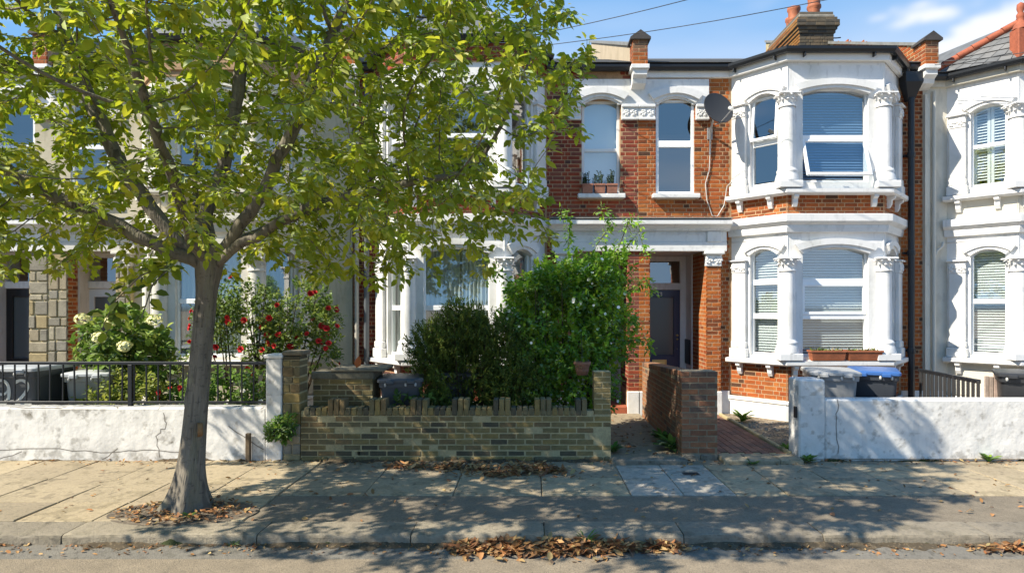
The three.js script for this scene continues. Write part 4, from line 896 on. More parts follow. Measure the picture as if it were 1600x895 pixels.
// ------------------------------------------------------------------ street tree
{
  const TX = -3.40, TZ = -6.35;
  const bark = tex(512, 1024, 0.9, 1.8, (u, v) => { const a = fbm(u, v * 0.5, 14, 6, 71), b = smooth(0.55, 0.7, fbm(u, v * 0.35, 26, 3, 75)), c = smooth(0.62, 0.70, fbm(u, v, 7, 5, 79)); const l = smooth(0.66, 0.72, fbm(u * 0.3, v * 1.6, 60, 3, 83)); const k = 0.09 + 0.15 * a - 0.07 * b - 0.05 * l; return [mix(k * 1.10, 0.22, c * 0.5), mix(k * 0.95, 0.20, c * 0.5), mix(k * 0.74, 0.13, c * 0.5)]; });
  const barkBump = tex(512, 1024, 0.9, 1.8, (u, v) => 0.6 * fbm(u, v * 0.45, 18, 6, 71) + 0.4 * fbm(u, v * 0.2, 40, 3, 76), false);
  const barkMat = std([0.95, 0.95, 0.95], 0.9, { map: bark, bumpMap: barkBump, bumpScale: 0.03 });
  const limbMat = barkMat;
  const t = thing('street_tree', 'broad green street tree with grey trunk rising from the pavement', 'tree', [TX, 0, TZ]);
  // trunk: flared foot with root ridges, gentle lean, swelling under the fork
  const rings = [], uvs = [], NS = 36;
  const lean = y => [TX + 0.015 + 0.20 * Math.pow(y / 2.5, 1.0) , TZ - 0.02 * y];
  const kn = [[1.2, 1.35, 0.016], [2.3, 1.95, 0.02], [0.5, 0.75, 0.018], [1.9, 0.5, 0.02], [2.8, 1.1, 0.012], [0.9, 2.1, 0.015]], knots = (a, y) => kn.reduce((s, [ka, ky, h]) => s + h * Math.exp(-(((a - ka) / 0.3) ** 2) - ((y - ky) / 0.06) ** 2), 0);
  for (let k = 0; k <= 60; k++) {
    const y = -0.06 + Math.pow(k / 60, 1.25) * 2.66, ring = [], c = lean(Math.max(0, y));
    for (let j = 0; j < NS; j++) {
      const a = j / NS * 2 * Math.PI, fl = Math.exp(-Math.max(0, y) / 0.22), root = 0.5 + 0.5 * Math.sin(a * 5 + 0.8 + Math.sin(a * 2));
      let r = 0.104 - 0.004 * y + fl * (0.03 + 0.12 * root * root) + knots(a, y) + 0.05 * smooth(2.05, 2.6, y) + 0.028 * Math.exp(-y / 0.6);
      r *= 1 + 0.10 * (n3(Math.cos(a) * 1.6 + 20, y * 1.9 + 20, Math.sin(a) * 1.6 + 20, 55) - 0.5) + 0.05 * (n3(Math.cos(a) * 5 + 20, y * 3.5 + 20, Math.sin(a) * 5 + 20, 57) - 0.5);
      ring.push([c[0] + Math.cos(a) * r, y, c[1] + Math.sin(a) * r]);
    }
    rings.push(ring);
  }
  const trunkGeo = loft(rings.map(r => r.reverse()), true, false, true, 1.4);
  { const p = trunkGeo.attributes.position, q = trunkGeo.attributes.uv; for (let i = 0; i < p.count; i += 3) { let first = 0; for (let k = 0; k < 3; k++) { const y = p.getY(i + k), c = lean(Math.max(0, y)); let a = Math.atan2(p.getZ(i + k) - c[1], p.getX(i + k) - c[0]); if (k === 0) first = a; else { if (a - first > Math.PI) a -= 2 * Math.PI; if (a - first < -Math.PI) a += 2 * Math.PI; } q.setXY(i + k, a * 0.1432, y); } } }   // 2 pi * 0.1432 m is one repeat of the bark
  part(t, 'trunk', trunkGeo, barkMat);
  part(t, 'branch_scar', (() => { const g = lathe([[0, 0.012], [0.03, 0.014], [0.042, 0.01], [0.055, 0.02], [0.066, 0.008], [0.07, -0.03]], 0, 0, 0, 14); g.rotateZ(-Math.PI / 2); g.rotateY(0.5); g.translate(TX + 0.185, 0.80, TZ + 0.07); return g; })(), std([0.34, 0.19, 0.08], 0.9, { map: grain }));
  // crown grown towards points spread through its volume
  const nodes = [], add = (p, par, limb) => { nodes.push({ p, par, limb, kids: 0, r: 0 }); if (par >= 0) nodes[par].kids++; return nodes.length - 1; };
  const fork = [TX + 0.21, 2.38, TZ - 0.05], root = add(fork, -1, -1);
  const limbs = [
    [[-2.90, 2.72, -6.30], [-2.55, 3.15, -6.20], [-2.15, 3.85, -6.05], [-1.75, 4.7, -5.95]],
    [[-3.25, 2.9, -6.45], [-3.10, 3.6, -6.60], [-3.0, 4.6, -6.7], [-3.05, 5.6, -6.7]],
    [[-3.55, 2.75, -6.30], [-3.95, 3.35, -6.20], [-4.35, 4.2, -6.25], [-4.7, 5.1, -6.3]],
    [[-3.45, 2.7, -6.6], [-3.7, 3.1, -7.1], [-4.0, 3.7, -7.7]],
    [[-3.6, 2.62, -6.15], [-4.3, 3.0, -5.9], [-5.2, 3.45, -5.8], [-6.0, 3.7, -5.9]],
    [[-2.8, 2.62, -6.25], [-2.1, 2.95, -6.1], [-1.3, 3.15, -6.1], [-0.6, 3.3, -6.15]],
    [[-3.2, 2.65, -6.05], [-3.0, 3.1, -5.4], [-2.9, 3.6, -4.8]],
    [[-2.95, 2.7, -6.6], [-2.2, 3.2, -7.2], [-1.5, 3.7, -7.5]],
  ];
  limbs.forEach((l, k) => { let last = root, prev = fork; for (const q of l) { const d = Math.hypot(q[0] - prev[0], q[1] - prev[1], q[2] - prev[2]), m = Math.max(1, Math.round(d / 0.16)); for (let i = 1; i <= m; i++) { const e = mixp(prev, q, i / m); last = add([e[0] + rr(-0.018, 0.018), e[1] + rr(-0.018, 0.018), e[2] + rr(-0.018, 0.018)], last, k); } prev = q; } });
  const C = [-3.50, 4.65, -6.05], att = [];
  while (att.length < 7800) {
    const q = [C[0] + rr(-4.3, 4.5), C[1] + rr(-2.7, 3.7), C[2] + rr(-3.1, 3.1)], h = Math.hypot((q[0] - C[0]) / (q[0] > C[0] ? 4.15 - 0.35 * Math.max(0, q[1] - 5.2) + 0.25 * clamp((4.8 - q[1]) / 1.2) : 4.15), (q[2] - C[2]) / (q[2] > C[2] ? 3.0 : 2.45)), v = q[1] < C[1] ? (C[1] - q[1]) / 2.62 : (q[1] - C[1]) / 3.1;
    const rad = q[1] < C[1] ? Math.pow(h ** 3.2 + v ** 3.2, 1 / 3.2) : Math.hypot(h, v);
    if (rad > 1 || (rad < 0.55 && R() < 0.55)) continue;
    if (q[1] < 2.02 + 0.55 * n3(q[0] * 1.3 + 30, 5, q[2] * 1.3 + 30, 61) - 0.12 * h + 0.85 * Math.max(0, q[2] + 5.1)) continue;
    if (rad > 0.70 && n3(q[0] * 1.3 + 30, q[1] * 1.3 + 30, q[2] * 1.3 + 30, 63) < 0.37 + (rad - 0.8) * 0.6) continue;
    if (Math.hypot(q[0] - fork[0], q[1] - fork[1], q[2] - fork[2]) < 0.9 || (q[2] > -6.15 && q[1] < 3.7 && Math.abs(q[0] + 3.0) < 0.9 && R() < 0.85)) continue;
    att.push({ q, best: -1, d: 1e9 });
  }
  let from = 0; const STEP = 0.14, KILL = 0.21, REACH = 1.9;
  for (let it = 0; it < 90 && att.length; it++) {
    const end = nodes.length;
    for (const a of att) for (let k = from; k < end; k++) { const p = nodes[k].p, d = (p[0] - a.q[0]) ** 2 + (p[1] - a.q[1]) ** 2 + (p[2] - a.q[2]) ** 2; if (d < a.d) { a.d = d; a.best = k; } }
    from = end;
    const pull = new Map(); let alive = 0;
    for (let i = att.length - 1; i >= 0; i--) { const a = att[i]; if (a.d < KILL * KILL) { att[i] = att[att.length - 1]; att.pop(); continue; } if (a.d > REACH * REACH) continue; alive++; const p = nodes[a.best].p, l = Math.sqrt(a.d), v = pull.get(a.best) || [0, 0, 0]; for (let k = 0; k < 3; k++) v[k] += (a.q[k] - p[k]) / l; pull.set(a.best, v); }
    if (!alive) break;
    for (const [k, v] of pull) { const p = nodes[k].p; v[0] += rr(-0.25, 0.25); v[1] += rr(-0.25, 0.25) - 0.05; v[2] += rr(-0.25, 0.25); const l = Math.hypot(...v) || 1; if (nodes[k].kids < 4) add([p[0] + v[0] / l * STEP, p[1] + v[1] / l * STEP, p[2] + v[2] / l * STEP], k, nodes[k].limb); }
  }
  for (const n of nodes) n.a = 0;
  for (let k = nodes.length - 1; k > 0; k--) { const n = nodes[k]; if (!n.kids) n.a = 0.0032 ** 2.25; n.r = Math.pow(n.a, 1 / 2.25); n.r *= 1 + Math.min(0.7, Math.max(0, n.r - 0.008) / 0.03); nodes[n.par].a += n.a; }
  const kidsOf = nodes.map(() => []); nodes.forEach((n, k) => { if (n.par >= 0) kidsOf[n.par].push(k); });
  const limbG = limbs.map(() => []);
  const stack = kidsOf[root].map(k => [root, k]);
  while (stack.length) {
    let [a, b] = stack.pop(); const pts = [nodes[a].p], rad = [Math.min(nodes[b].r, a === root ? 9 : nodes[a].r)], lb = nodes[b].limb;
    for (;;) { pts.push(nodes[b].p); rad.push(nodes[b].r); const ks = kidsOf[b]; if (!ks.length) break; let big = ks[0]; for (const k of ks) if (nodes[k].r > nodes[big].r) big = k; for (const k of ks) if (k !== big) stack.push([b, k]); b = big; }
    rad[rad.length - 1] *= 0.6;
    limbG[lb].push(tube(pts, rad.map(r => Math.min(r, 0.075)), rad[0] > 0.03 ? 9 : rad[0] > 0.01 ? 5 : 4));
  }
  limbG.forEach(g => part(t, 'limb', mergeGeometries(g), limbMat));
  // leaves on the young wood
  const greens = [[0.37, 0.43, 0.024], [0.30, 0.38, 0.024], [0.42, 0.47, 0.028], [0.25, 0.33, 0.022], [0.48, 0.49, 0.034], [0.33, 0.41, 0.028]];
  const list = [];
  nodes.forEach((n, k) => {
    if (k === 0 || n.r > 0.0125) return;
    const par = nodes[n.par].p, dir = [n.p[0] - par[0], n.p[1] - par[1], n.p[2] - par[2]], dl = Math.hypot(...dir) || 1, tipk = !n.kids;
    const m = tipk ? 18 : n.r < 0.008 ? 12 : 7, base = pick(greens);
    for (let j = 0; j < m; j++) {
      const s = R(), sd = unit(), pet = rr(0.02, 0.07), b = n.p.map((v, a) => v - dir[a] * s + sd[a] * pet), d = [dir[0] / dl * 0.5 + sd[0], dir[1] / dl * 0.3 + sd[1] * 0.6 - 0.25, dir[2] / dl * 0.5 + sd[2]], nn = [sd[1] * 0.6 + rr(-0.4, 0.4), 0.75 + rr(-0.35, 0.35), sd[0] * 0.5 + rr(-0.4, 0.4)];
      list.push({ b, d, nn, len: 0.038 + 0.066 * Math.pow(R(), 0.9), col: vary(base, 0.2), fold: rr(0.1, 0.35), droop: rr(0.1, 0.45) });
    }
  });
  // sprig of larger leaves below the fork, hanging beside the trunk
  const sp = [[-3.42, 2.42, -6.15], [-3.62, 2.30, -5.98], [-3.82, 2.05, -5.90], [-3.92, 1.80, -5.88]], sp2 = [[-3.42, 2.42, -6.15], [-3.5, 2.2, -5.95], [-3.58, 1.9, -5.92]];
  for (const [pts, n] of [[sp, 46], [sp2, 26]]) {
    part(t, 'twig', tube(pts, [0.009, 0.007, 0.005, 0.003].slice(0, pts.length), 5), limbMat);
    for (let k = 0; k < n; k++) { const s = R() * (pts.length - 1), i = Math.min(pts.length - 2, Math.floor(s)), q = mixp(pts[i], pts[i + 1], s - i), sd = unit(); list.push({ b: q.map((v, a) => v + sd[a] * 0.05), d: [sd[0], sd[1] * 0.6 - 0.2, sd[2] * 0.7], nn: [rr(-0.5, 0.5), 0.6, 0.6 + rr(-0.4, 0.4)], len: rr(0.10, 0.16), col: vary([0.10, 0.155, 0.02], 0.2), fold: 0.15, droop: 0.2, near: 1 }); }
  }
  const view = l => { const Z = -l.b[2]; const x = l.b[0] / Z * F + VX, y = VY - (l.b[1] - EYE) / Z * F; return Z < 1 || x < -5 || x > 1605 || y < -5 || y > 900 ? 0 : l.len / Z; };
  list.sort((a, b) => view(b) - view(a));
  const unitLeaf = []; for (let k = 0; k < 6; k++) { const L = new Leaves(); L.leaf([0, 0, 0], [0, 0, 1], [0, 1, 0], 1, 0.60, greens[k], 0.1 + 0.04 * k, 0.1 + 0.06 * k); unitLeaf.push(L.build()); }
  const lm = leafMat(0.62, 0.06), bs = bases.get(t), mtx = new THREE.Matrix4();
  for (const l of list.slice(0, 290)) {
    const d = new THREE.Vector3(...l.d).normalize(), s = new THREE.Vector3(...l.nn).cross(d).normalize(), m = d.clone().cross(s);
    const o = new THREE.Mesh(pick(unitLeaf), lm); o.name = 'leaf'; o.castShadow = o.receiveShadow = true;
    o.quaternion.setFromRotationMatrix(mtx.makeBasis(s, m, d)); o.position.set(l.b[0] - bs.x, l.b[1] - bs.y, l.b[2] - bs.z); o.scale.setScalar(l.len); t.add(o);
  }
  const L = new Leaves(); for (const l of list.slice(290)) L.leaf(l.b, l.d, l.nn, l.len, l.len * 0.60, l.col, l.fold, l.droop);
  const cr = part(t, 'crown', L.build(), lm); cr.userData.kind = 'stuff';
  console.log('tree nodes', nodes.length, 'leaves', list.length, 'unreached', att.length);
}

// ------------------------------------------------------------------ ground, road, kerb, pavement, front gardens
const asphaltMap = tex(1024, 1024, 1.15, 1.15, (u, v) => { const a = fbm(u, v, 6, 5, 201), s = fbm(u, v, 190, 2, 203), e = fbm(u, v, 70, 3, 207); const k = 0.088 + 0.06 * a + 0.055 * smooth(0.60, 0.85, s) - 0.03 * smooth(0.45, 0.25, e); return [k * 1.06, k, k * 0.92]; });
const asphaltBump = tex(1024, 1024, 1.15, 1.15, (u, v) => 0.7 * fbm(u, v, 150, 2, 203) + 0.3 * fbm(u, v, 20, 4, 209), false);
const asphalt = std([1.75, 1.5, 1.15], 0.92, { map: asphaltMap, bumpMap: asphaltBump, bumpScale: 0.006 });
const tarmacOld = std([1.45, 1.26, 0.98], 0.95, { map: asphaltMap, bumpMap: asphaltBump, bumpScale: 0.004 });
const slabMap = tex(1024, 1024, 2.3, 2.3, (u, v) => { const a = fbm(u, v, 4, 7, 221), b = fbm(u, v, 120, 2, 223), st = smooth(0.60, 0.72, fbm(u, v, 13, 5, 229)), dk = smooth(0.64, 0.70, fbm(u, v, 60, 3, 231)); const gum = smooth(0.755, 0.775, vnoise(u * 34, v * 34, 34, 237)) * smooth(0.5, 0.55, fbm(u, v, 5, 3, 239)); const k = 0.82 + 0.30 * (a - 0.5) + 0.24 * (b - 0.5) - 0.18 * st - 0.14 * dk - 0.22 * gum; return [k, k * 0.985, k * (0.95 - 0.03 * st)]; });
const slabMats = [[0.41, 0.335, 0.225], [0.375, 0.305, 0.205], [0.45, 0.365, 0.24], [0.34, 0.28, 0.195]].map(c => std(c, 0.9, { map: slabMap, bumpMap: fineBump, bumpScale: 0.004 }));
const slabDark = [[0.25, 0.205, 0.145], [0.225, 0.19, 0.135], [0.265, 0.215, 0.155]].map(c => std(c, 0.92, { map: slabMap, bumpMap: fineBump, bumpScale: 0.004 }));
const slabPale = [[0.46, 0.42, 0.36], [0.43, 0.395, 0.34]].map(c => std(c, 0.88, { map: slabMap, bumpMap: fineBump, bumpScale: 0.003 }));
const kerbMats = [[0.29, 0.25, 0.19], [0.26, 0.225, 0.175], [0.32, 0.275, 0.205]].map(c => std(c, 0.85, { map: slabMap, bumpMap: fineBump, bumpScale: 0.008 }));
const soilMap = tex(512, 512, 1.2, 1.2, (u, v) => { const a = fbm(u, v, 8, 6, 241), b = fbm(u, v, 70, 3, 243), k = 0.05 + 0.09 * a + 0.10 * smooth(0.58, 0.75, b); return [k * 1.15, k * 0.92, k * 0.66]; });
const soil = std([1, 1, 1], 1, { map: soilMap, bumpMap: coarseBump, bumpScale: 0.03 });
const grit = std([2.1, 2.05, 1.95], 1, { map: soilMap, bumpMap: asphaltBump, bumpScale: 0.02 });
const sheet = (x0, x1, z0, z1, y) => { const g = new GB(); g.quad([x0, y, z1], [x1, y, z1], [x1, y, z0], [x0, y, z0]); return g.build(); };
structure('ground', sheet(-300, 300, -300, 300, -0.16), asphalt, 'flat ground under the whole street');
structure('road', sheet(-60, 60, -5.34, 6, -0.10), asphalt, 'worn grey asphalt road surface');
structure('gutter_channel', (() => { const g = new GB(); g.quad([-60, -0.1045, -5.25], [60, -0.1045, -5.25], [60, -0.086, -5.66], [-60, -0.086, -5.66]); return g.build(); })(), std([0.20, 0.185, 0.16], 0.95, { map: slabMap, bumpMap: asphaltBump, bumpScale: 0.006 }), 'smooth gutter strip beside the kerb');
structure('joint_bed', new GB().box(WORLD, -30, 30, -0.15, -0.022, -8.42, -5.95).build(), std([0.085, 0.078, 0.062], 1, { map: soilMap }), 'dark bedding that shows in the pavement joints');
{
  const kerb = structure('kerb', new GB().box(WORLD, -30, 30, -0.15, -0.03, -5.95, -5.70).build(), mortarOld, 'row of worn kerb stones');
  let x = -8.2; const r = rngOf(88);
  while (x < 9) { const l = 1.1 + 0.75 * r(); const rings = [], n = Math.round(l / 0.05), dy = 0.006 * r(), dz = 0.010 * r();
    for (let k = 0; k <= n; k++) { const xx = x + 0.005 + (l - 0.01) * k / n, e = k === 0 || k === n ? 0.008 : 0, w = () => (r() - 0.5) * 0.006; rings.push([[xx, -0.15, -5.965], [xx, dy - e + w() * 0.5, -5.965], [xx, dy - e + w(), -5.80], [xx, dy - e - 0.002 + w(), -5.668], [xx, dy - 0.012 - e + w(), -5.645 + dz + w() - e], [xx, dy - 0.03 - e + w(), -5.636 + dz + w() - e], [xx, -0.08, -5.632 + dz + w() - e], [xx, -0.15, -5.634 + dz]]); }
    part(kerb, 'kerb_stone', loft(rings, true, true, true, 0.35), kerbMats[Math.floor(r() * 3)]); x += l; }
}
{
  const pv = structure('pavement', new GB().box(WORLD, -2.66, 30, -0.04, -0.004, -6.79, -5.97).build(), tarmacOld, 'pavement of tarmac and stone slabs along the garden walls');
  const r = rngOf(19);
  const slab = (x0, x1, z0, z1, m) => {
    const g = new GB().box(WORLD, x0 + 0.004, x1 - 0.004, -0.06, 0.003, z0 + 0.004, z1 - 0.004, 0.005 + 0.004 * r()).build(), p = g.attributes.position, h = [r(), r(), r(), r()].map(q => (q - 0.4) * 0.012);
    for (let i = 0; i < p.count; i++) if (p.getY(i) > -0.02) { const s = (p.getX(i) - x0) / (x1 - x0), t = (p.getZ(i) - z0) / (z1 - z0); p.setY(i, p.getY(i) + mix(mix(h[0], h[1], s), mix(h[2], h[3], s), t)); }
    return part(pv, 'paving_slab', g, m);
  };
  let x = 1.10;
  for (let k = 0; x < 9.2; k++) { const w = k < 3 ? 0.56 : 0.60 + 0.12 * r(); if (k < 2) slab(x, x + w, -8.10, -6.80, slabPale[k]); else { const c = -7.3 - 0.35 * r(), one = r() < 0.4; if (one) slab(x, x + w, -8.12, -6.80, pick(slabMats)); else { slab(x, x + w, -8.12, c, slabMats[Math.floor(r() * 4)]); slab(x, x + w, c, -6.80, slabMats[Math.floor(r() * 4)]); } } x += w; }
  x = 1.10;
  while (x > -2.6) { const w = Math.min(0.95, x + 2.66); if (w < 0.2) break; slab(x - w, x, -8.34, -7.5, slabMats[Math.floor(r() * 4)]); slab(x - w, x, -7.5, -6.80, slabMats[Math.floor(r() * 4)]); x -= w; }
  x = -2.67;
  while (x > -9.5) { const w = 0.62 + 0.25 * r(); const c = -7.2 - 0.3 * r(); slab(x - w, x, -8.36, c, pick(slabMats)); slab(x - w, x, c, -6.55, pick(slabMats)); slab(x - w, x, -6.55, -5.98, pick(slabMats)); x -= w; }
  // rougher filling by the foot of the walls
  part(pv, 'wall_foot_strip', new GB().box(WORLD, 1.1, 20, -0.06, -0.002, -8.45, -8.125).build(), slabMats[3]);
  const cv = thing('access_cover', 'small dark iron water cover set into a pale paving slab', 'cover', [wx(1080, 7.66), 0.006, -7.66]);
  part(cv, 'rim', (() => { const g = new GB(), f = { ...WORLD, x: wx(1080, 7.66), z: -7.66 }; g.box(f, -0.10, 0.10, 0.004, 0.009, -0.065, 0.065, 0.002); return g.build(); })(), std([0.10, 0.09, 0.08], 0.7, { metalness: 0.4 }));
  part(cv, 'lid', (() => { const g = new GB(), f = { ...WORLD, x: wx(1080, 7.66), z: -7.66 }; for (let i = -3; i <= 3; i++) g.box(f, -0.085, 0.085, 0.0095, 0.013, i * 0.016 - 0.005, i * 0.016 + 0.005, 0.001); return g.build(); })(), std([0.05, 0.047, 0.045], 0.6, { metalness: 0.5 }));
}
structure('front_garden', sheet(-14, 1.06, -11.9, -8.36, 0.02), soil, 'bare soil of the planted front gardens');
structure('front_yard', sheet(3.46, 14, -11.9, -8.30, 0.03), grit, 'gritty bare ground in front of the white bay');
{
  const c = structure('concrete_path', new GB().box(WORLD, 1.06, 2.06, -0.05, 0.045, -11.86, -8.30, 0.01).build(), slabMats[3], 'worn concrete path to the overgrown house');
  part(c, 'edging_stone', new GB().box(WORLD, 1.075, 2.03, -0.05, 0.06, -8.298, -8.14, 0.015).build(), kerbMats[1]);
  const t = structure('tiled_path', new GB().box(WORLD, 2.27, 3.46, -0.05, 0.035, -11.86, -8.52).build(), mortarOld, 'red brick paver path to the navy front door');
  const geo = [0, 1, 2].map(k => new GB().box(WORLD, -0.0505, 0.0505, 0, 0.014, -0.1055, 0.1055, 0.004).build());
  const pm = [[0.30, 0.135, 0.085], [0.26, 0.115, 0.075], [0.34, 0.165, 0.105], [0.23, 0.12, 0.085]].map(brickOf);
  for (let i = 0; i < 11; i++) for (let j = 0; j < 16; j++) { const z = -8.64 - j * 0.216 - (i % 2) * 0.108; if (z < -11.75) continue; piece(t, 'paver', geo[j % 3], pick(pm), 2.335 + i * 0.106, 0.034 + R() * 0.003, z, 0); }
  let x = 2.5; for (const w of [0.32, 0.40, 0.30]) { part(t, 'threshold_slab', new GB().box(WORLD, x + 0.004, x + w - 0.004, -0.05, 0.055 + 0.004 * R(), -8.515, -8.14, 0.012).build(), pick(slabMats)); x += w; }
  part(t, 'edging_strip', new GB().box(WORLD, 3.462, 3.52, -0.02, 0.085, -11.6, -8.52, 0.012).build(), mortarOld);
}

// ------------------------------------------------------------------ garden walls
// masonry paint with stains, flaking and cracks copied from the walls: crack lists are polylines in metres
function wallTex(L, H, x0, y0, cracks, seed, bleed) {
  const segs = []; const r = rngOf(seed);
  for (const c of cracks) for (let i = 0; i < c.length - 1; i++) { const n = 5; let p = c[i]; for (let k = 1; k <= n; k++) { const t = k / n, q = [mix(c[i][0], c[i + 1][0], t) + (k < n ? (r() - 0.5) * 0.03 : 0), mix(c[i][1], c[i + 1][1], t) + (k < n ? (r() - 0.5) * 0.03 : 0)]; segs.push([...p, ...q]); p = q; } }
  return tex(1400, 320, L, H, (u, v) => {
    const x = x0 + u * L, y = y0 + v * H; let d = 9;
    for (const s of segs) { if (x < Math.min(s[0], s[2]) - 0.03 || x > Math.max(s[0], s[2]) + 0.03) continue; const dx = s[2] - s[0], dy = s[3] - s[1], t = clamp(((x - s[0]) * dx + (y - s[1]) * dy) / (dx * dx + dy * dy + 1e-9)), e = Math.hypot(x - s[0] - dx * t, y - s[1] - dy * t); if (e < d) d = e; }
    const X = x * 0.12 + 3, Y = y * 0.12 + 3;
    const a = fbm(X, Y, 16, 7, seed), b = fbm(X * 1.7, Y * 1.7, 64, 4, seed + 3), foot = smooth(0.56, 0.78, fbm(X, Y, 90, 6, seed + 7) + 0.20 * smooth(0.20, 0.0, y) - 0.04), run = smooth(0.60, 0.76, fbm(X * 1.4, Y * 0.22, 60, 4, seed + 11)), top = smooth(0.58, 0.80, fbm(X, Y, 70, 5, seed + 15) - 0.08 + bleed(x) * smooth(H - 0.30, H - 0.12, y));
    const ck = 1 - smooth(0.003, 0.009, d), halo = (1 - smooth(0.005, 0.05, d)) * smooth(0.4, 0.6, b);
    let k = 0.72 - 0.10 * smooth(0.40, 0.80, a) - 0.10 * (b - 0.5) - 0.06 * run - 0.10 * halo;
    const c = [k, k * 0.975, k * 0.93], dirt = [0.17, 0.15, 0.115];
    const m = clamp(foot * 0.45 + top * 0.6);
    return c.map((q, i) => mix(mix(q, dirt[i], m), [0.075, 0.062, 0.05][i], ck * 0.85));
  }, true, x0, y0);
}
const ZW = -8.33;
{
  const tx = wallTex(6, 0.85, -9.41, 0, [[[-7.5, 0.10], [-6.3, 0.16], [-5.4, 0.11], [-4.9, 0.14], [-4.2, 0.10]], [[-4.75, 0.62], [-4.72, 0.45], [-4.85, 0.32], [-4.80, 0.05]], [[-5.55, 0.02], [-5.35, 0.16]], [[-6.9, 0.02], [-6.6, 0.12]], [[-3.9, 0.45], [-3.45, 0.15]]], 411, x => x > -6.3 && x < -5.3 ? 0.36 : 0.02);
  const m = std([1, 1, 1], 0.85, { map: tx, bumpMap: coarseBump, bumpScale: 0.02 });
  const w = thing('rendered_wall', 'low white rendered wall below the black railing, cracked along its foot', 'wall', [-6.4, 0, ZW]);
  part(w, 'wall_body', new GB().box(WORLD, -9.4, -3.412, -0.03, 0.70, ZW - 0.24, ZW, 0.025).build(), m);
  part(w, 'pillar', new GB().box(WORLD, -3.41, -3.205, -0.03, 1.335, ZW - 0.26, ZW + 0.02, 0.012).build(), m);
  part(w, 'pillar_cap', new GB().box(WORLD, -3.435, -3.19, 1.337, 1.385, ZW - 0.28, ZW + 0.035, 0.01).build(), whitePaint);
}
{
  const r = thing('railing', 'black metal railing with slim upright bars on the white wall', 'railing', [-6.4, 0.70, ZW - 0.1]), f = { ...WORLD, z: ZW - 0.10 };
  part(r, 'top_rail', new GB().box(f, -9.4, -3.415, 1.245, 1.285, -0.022, 0.022, 0.006).build(), blackPaint);
  part(r, 'bottom_rail', new GB().box(f, -9.4, -3.415, 0.735, 0.765, -0.018, 0.018, 0.005).build(), blackPaint);
  const bar = new GB().box(WORLD, -0.009, 0.009, -0.24, 0.24, -0.009, 0.009, 0.003).build();
  for (let x = -9.3; x < -3.45; x += 0.158) piece(r, 'bar', bar, blackPaint, x + rr(-0.008, 0.008), 1.005, ZW - 0.10, 0, 1, 1, 1, 0, rr(-0.012, 0.012));
  for (const x of [-8.1, -5.24]) part(r, 'post', new GB().box(f, x - 0.028, x + 0.028, 0.69, 1.246, -0.026, 0.026, 0.005).build(), blackPaint);
}
{
  const tx = wallTex(7, 0.85, 3.5, 0, [[[7.6, 0.72], [7.62, 0.45], [7.5, 0.3], [7.55, 0.02]], [[6.9, 0.66], [7.2, 0.55], [7.6, 0.6], [8.1, 0.5]], [[4.05, 0.85], [4.02, 0.55], [4.04, 0.1]], [[7.55, 0.2], [8.0, 0.16], [8.8, 0.2]]], 431, () => 0.03);
  const m = std([1, 1, 1], 0.85, { map: tx, bumpMap: coarseBump, bumpScale: 0.022 });
  const w = thing('rendered_wall', 'white rendered wall with a stepped end pillar, in front of the blue-lidded bin', 'wall', [6.5, 0, ZW]);
  part(w, 'wall_body', new GB().box(WORLD, 3.872, 10.4, -0.03, 0.80, ZW - 0.22, ZW, 0.02).build(), m);
  part(w, 'pillar', new GB().box(WORLD, 3.53, 3.87, -0.03, 1.06, ZW - 0.34, ZW + 0.012, 0.02).build(), m);
  part(w, 'gate_latch', new GB().box(WORLD, 3.50, 3.528, 0.55, 0.70, ZW - 0.10, ZW - 0.04, 0.006).build(), blackPaint);
}
{
  // stock brick wall with a crenellated top of bricks on end
  const x0 = -2.96, x1 = 1.08, f = frame(x0, ZW, x1, ZW);
  const w = thing('brick_garden_wall', 'low weathered brown brick wall with a notched top, below the flowering bush', 'wall', [(x0 + x1) / 2, 0, ZW]);
  const core = part(w, 'wall_core', new GB().box(WORLD, x0, x1, -0.03, 0.585, ZW - 0.21, ZW).build(), mortarOld);
  const list = layBricks(f, 0, x1 - x0, 0.06, 0.585, { seed: 501, rough: 0.012, gap: 0.016 });
  for (const b of list) { if (b.v0 < 0.14 && R() < 0.5) b.tone = 6; putBrick(w, b, stocks); }
  let x = 0; while (x < x1 - x0 - 0.05) { const l = Math.min(0.18 + 0.22 * R(), x1 - x0 - x); part(w, 'footing_stone', new GB().box(f, x + 0.008, x + l - 0.008, -0.03, 0.05 + 0.01 * R(), -0.03, 0.012 + 0.02 * R(), 0.014).build(), pick(stocks)); x += l; }
  const on = (u, ht) => part(w, 'brick', new GB().box(f, u + 0.004, u + 0.069, 0.592, 0.588 + ht * (0.97 + 0.05 * R()), -0.20, 0.004 + 0.008 * R(), 0.007).build(), pick(stocks));
  const u1 = 0.86 - x0; let u = 0.04, k = 0;
  while (u < u1 - 0.09) { const m = k % 2; const n = m ? 3 : 4; for (let i = 0; i < n && u < u1 - 0.09; i++) { on(u, m ? 0.215 : 0.105); u += 0.077; } k++; }
  part(w, 'bed_joint', new GB().box(f, 0, u1, 0.585, 0.65, -0.19, -0.012).build(), mortarOld);
  part(w, 'pier_core', new GB().box(WORLD, 0.865, x1 - 0.002, 0.587, 1.16, ZW - 0.20, ZW - 0.002).build(), mortarOld);
  const fp = frame(0.86, ZW, x1, ZW); for (const b of layBricks(fp, 0, 0.22, 0.60, 1.165, { seed: 511, gap: 0.016 })) putBrick(w, b, stocks);
  const fs = frame(0.86, ZW - 0.2, 0.86, ZW); for (const b of layBricks(fs, 0, 0.2, 0.70, 1.165, { seed: 512, len: 0.1025 })) putBrick(w, b, stocks);
}
